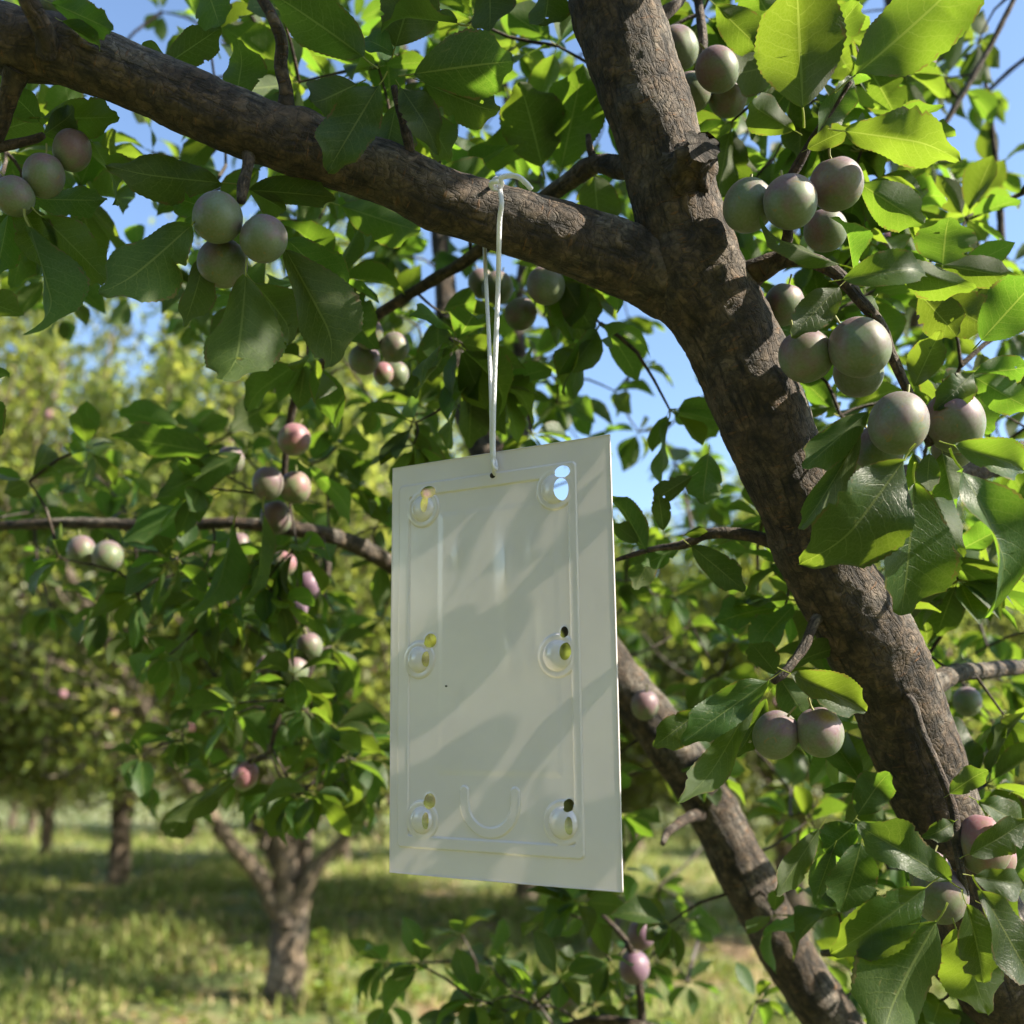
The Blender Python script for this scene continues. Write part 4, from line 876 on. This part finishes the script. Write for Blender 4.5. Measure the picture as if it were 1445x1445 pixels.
# ------------------------------------------------------------------ plums
def plum_mesh(name, m):
    nu, nv = 40, 26; V = []; 
    for i in range(nv + 1):
        th = math.pi * i / nv
        for j in range(nu):
            ph = 2 * math.pi * j / nu
            r = 1.0 + 0.012 * math.sin(3 * ph + 1) * math.sin(th) - 0.045 * math.exp(-(min(ph, 2 * math.pi - ph) / .16) ** 2) * math.sin(th)
            z = math.cos(th) * 1.06; rr = math.sin(th) ** 0.96 * r
            z -= 0.11 * math.exp(-(th / .26) ** 2)
            z += 0.02 * math.exp(-((math.pi - th) / .15) ** 2)
            V.append((rr * math.cos(ph), rr * math.sin(ph), z))
    q = [[i * nu + j, (i + 1) * nu + j, (i + 1) * nu + (j + 1) % nu, i * nu + (j + 1) % nu] for i in range(nv) for j in range(nu)]
    me = mesh_np(name, np.array(V), np.array(q)); me.materials.append(m); return me
PM = {0: plum_mesh('plum', M_PLUM), 1: plum_mesh('plum', M_PLUM_P), 2: plum_mesh('plum', M_PLUM_V)}
pa, ra = catmull([(0, 0, .92), (.05, 0, 1.15), (.02, .05, 1.5)], [.06, .045, .055], .1)
V, q, U = tube(pa, ra, 6, cap=False); STEM = mesh_np('stem', V, q, uv=U); STEM.materials.append(M_STEM)
NEARP = 'unripe plums hanging in the near tree'
PL = [  # x, y, radius px, depth, kind, label
 (20,277,27,.76,0,'sunlit plum half cut by the left edge, lowest of the left trio'), (62,248,29,.77,0,'dusky green middle plum of the three by the left edge'), (102,212,27,.78,0,'plum at the upper right of the three by the left edge'),
 (78,8,26,.76,0,'plum above the stub where the dark limb leaves the picture, top left'),
 (307,307,36,.74,0,'upper left plum of the trio under the dark limb'), (372,337,34,.74,0,'right plum of the trio under the dark limb'), (314,371,35,.765,0,'lowest plum of the trio under the dark limb'),
 (1012,98,31,.86,0,'blushed round plum on the front of the bunch right of the limb top'), (956,68,30,.92,0,'plum mostly hidden behind the right side of the limb top'), (976,130,28,.90,0,'green plum tucked between the limb top and a blushed plum'), (1027,136,28,.91,0,'green plum below and behind the blushed one at the limb top'),
 (1180,260,37,.77,0,'right plum of the three under the tall bright leaf'), (1115,285,38,.75,0,'front plum of the three under the tall bright leaf'), (1056,290,36,.78,0,'left plum of the three, against the thick limb'), (1165,325,30,.84,0,'shaded green plum below the three under the tall bright leaf'),
 (1137,502,38,.77,0,'plain left plum of the pair beside the thick limb'), (1213,490,42,.75,0,'russet scarred plum of the pair beside the thick limb'), (1211,526,34,.80,0,'green plum beneath the russet scarred one'), (1106,430,29,.86,0,'half sunlit green plum close to the thick limb above the pair'),
 (1268,597,42,.74,0,'big mauve plum above the dark upper-side leaves on the right'), (1347,595,42,.77,0,'brown scarred plum right of the big mauve one'), (1240,634,34,.79,0,'green plum below the big mauve one'), (1198,640,25,.84,0,'small dim plum between the thick limb and the green plum'), (1345,632,30,.82,0,'green plum under the brown scarred one'),
 (1095,1037,32,.80,0,'left of two plums hanging in front of the lower thick limb'), (1157,1033,34,.79,0,'right of two plums hanging in front of the lower thick limb'),
 (1388,1192,38,.80,1,'pink plum half covered by a leaf at the lower right'), (1402,1208,30,.83,1,'small pink plum peeping below a leaf at the lower right'), (1326,1262,38,.80,0,'green plum behind the leaf fan at the lower right'), (1313,1232,30,.84,0,'dull plum above the green one in the lower right leaf fan'),
 (735,443,23,1.05,0,'green plum just right of the cord'), (770,403,27,1.0,0,'mauve plum right of the cord, below the limb'), (702,406,23,1.08,0,'dark plum behind the cord strands'), (680,400,20,1.1,0,'dim plum left of the cord strands'),
 (520,471,21,1.1,0,'upper left plum of the blurred bunch left of the cord'), (557,490,21,1.1,0,'right plum of the blurred bunch left of the cord'), (514,507,22,1.12,0,'lower left plum of the blurred bunch left of the cord'), (541,527,15,1.14,1,'small pink plum at the foot of the blurred bunch left of the cord'), (560,528,18,1.16,0,'greenish plum beside the small pink one left of the cord'),
 (415,620,23,1.18,1,'pink and yellow plum at the top of the left hanging bunch'), (378,682,23,1.16,0,'dusky plum, left one in the middle of the hanging bunch'), (417,688,23,1.18,1,'pink plum right of the dusky one in the hanging bunch'), (390,730,22,1.2,0,'pale green plum under the dusky one in the hanging bunch'),
 (325,650,20,1.22,0,'green plum among leaves left of the hanging bunch'), (400,796,18,1.24,1,'small pink and green plum midway down the hanging bunch'), (435,825,17,1.22,2,'upper of two purple plums in the hanging bunch'), (415,860,20,1.22,2,'lower and larger of two purple plums in the hanging bunch'),
 (437,912,19,1.25,0,'dim plum right of the low pair in the hanging bunch'), (382,943,20,1.25,0,'left plum of the low pair in the hanging bunch'), (416,946,20,1.24,0,'right plum of the low pair in the hanging bunch'), (418,975,13,1.26,1,'small pink plum below the low pair in the hanging bunch'), (346,1095,19,1.25,1,'pink plum low beside the bare orchard trunk'), (338,770,17,1.28,0,'green plum in the leaves left of the hanging bunch, below the thin branch'),
 (152,785,22,1.3,0,'dark plum under the thin branch at the left'), (115,777,20,1.32,0,'dark plum left of another under the thin branch at the left'),
 (905,1318,20,1.34,2,'purple plum below the lower right corner of the card'), (895,1365,22,1.36,2,'dull purple plum under the purple one below the card'), (847,1332,19,1.34,0,'green plum left of the purple one below the card'), (800,1410,18,1.38,0,'green plum low in the leaves at the bottom centre'),
 (910,995,20,1.22,0,'green plum against the grey limb right of the card'), (1365,990,20,1.15,0,'green plum beyond the thick limb at the right'), (1255,345,17,1.2,1,'blurred pinkish plum right of the three under the bright leaf'), (1225,315,18,1.15,0,'blurred plum behind the right plum of the three'), (1182,86,22,1.05,0,'shaded plum between the two tall bright leaves'), (1300,88,20,1.1,0,'dark plum behind the large bright leaf at the top right'), (1205,205,20,1.1,0,'dim plum above the right plum of the three'),
]
for (x, y, r, d, k, lab) in PL:
    s = r / FPX * d / 1.02
    o = link('plum', PM[k]); tag(o, lab, 'plum', NEARP)
    o.matrix_world = Matrix.Translation(P(x, y, d)) @ Matrix.Rotation(random.uniform(-.5, .5), 4, 'X') @ Matrix.Rotation(random.uniform(-.5, .5), 4, 'Y') @ Matrix.Rotation(random.uniform(0, 6.28), 4, 'Z') @ Matrix.Diagonal((s * random.uniform(.96, 1.03), s * random.uniform(.96, 1.03), s * random.uniform(.97, 1.07), 1))
    link('stem', STEM, parent=o)

# ------------------------------------------------------------------ yellow green sucker beside the bare trunk
sh = bpy.data.objects.new('sucker_shoot', None); C.objects.link(sh); sh.location = (-1.10, 6.3, gz(-1.10, 6.3))
tag(sh, 'yellow-green leafy shoot growing at the foot of the bare orchard trunk', 'plant')
mats, which, tb = [], [], []
for i in range(9):
    e = Vector((random.gauss(0, .07), random.gauss(0, .07), random.uniform(.22, .48))); pa, ra = catmull([Vector((0, 0, -.02)), e * .5 + Vector((0, 0, .03)), e], [.005, .004, .002], .05); tb.append(tube(pa, ra, 5, cap=False))
    for j in range(12):
        b = e * random.uniform(.25, 1); mats.append(leaf_matrix(b, Vector((random.gauss(0, 1), random.gauss(0, 1), .3)), Vector((random.gauss(0, .5), random.gauss(0, .5), 1)), .06, .032)); which.append(random.randrange(6))
V, q, U = join_arrays(tb); link('stems', mesh_np('stems', V, q, uv=U), M_TWIG, sh)
M_YL = leaf_material('young leaf', (0.13, 0.19, 0.03), (0.16, 0.21, 0.05), (0.42, 0.5, 0.03), .4, veins=False)
o = link('leaves', instance_mesh('leaves', FAR, mats, which), M_YL, sh); o['kind'] = 'stuff'
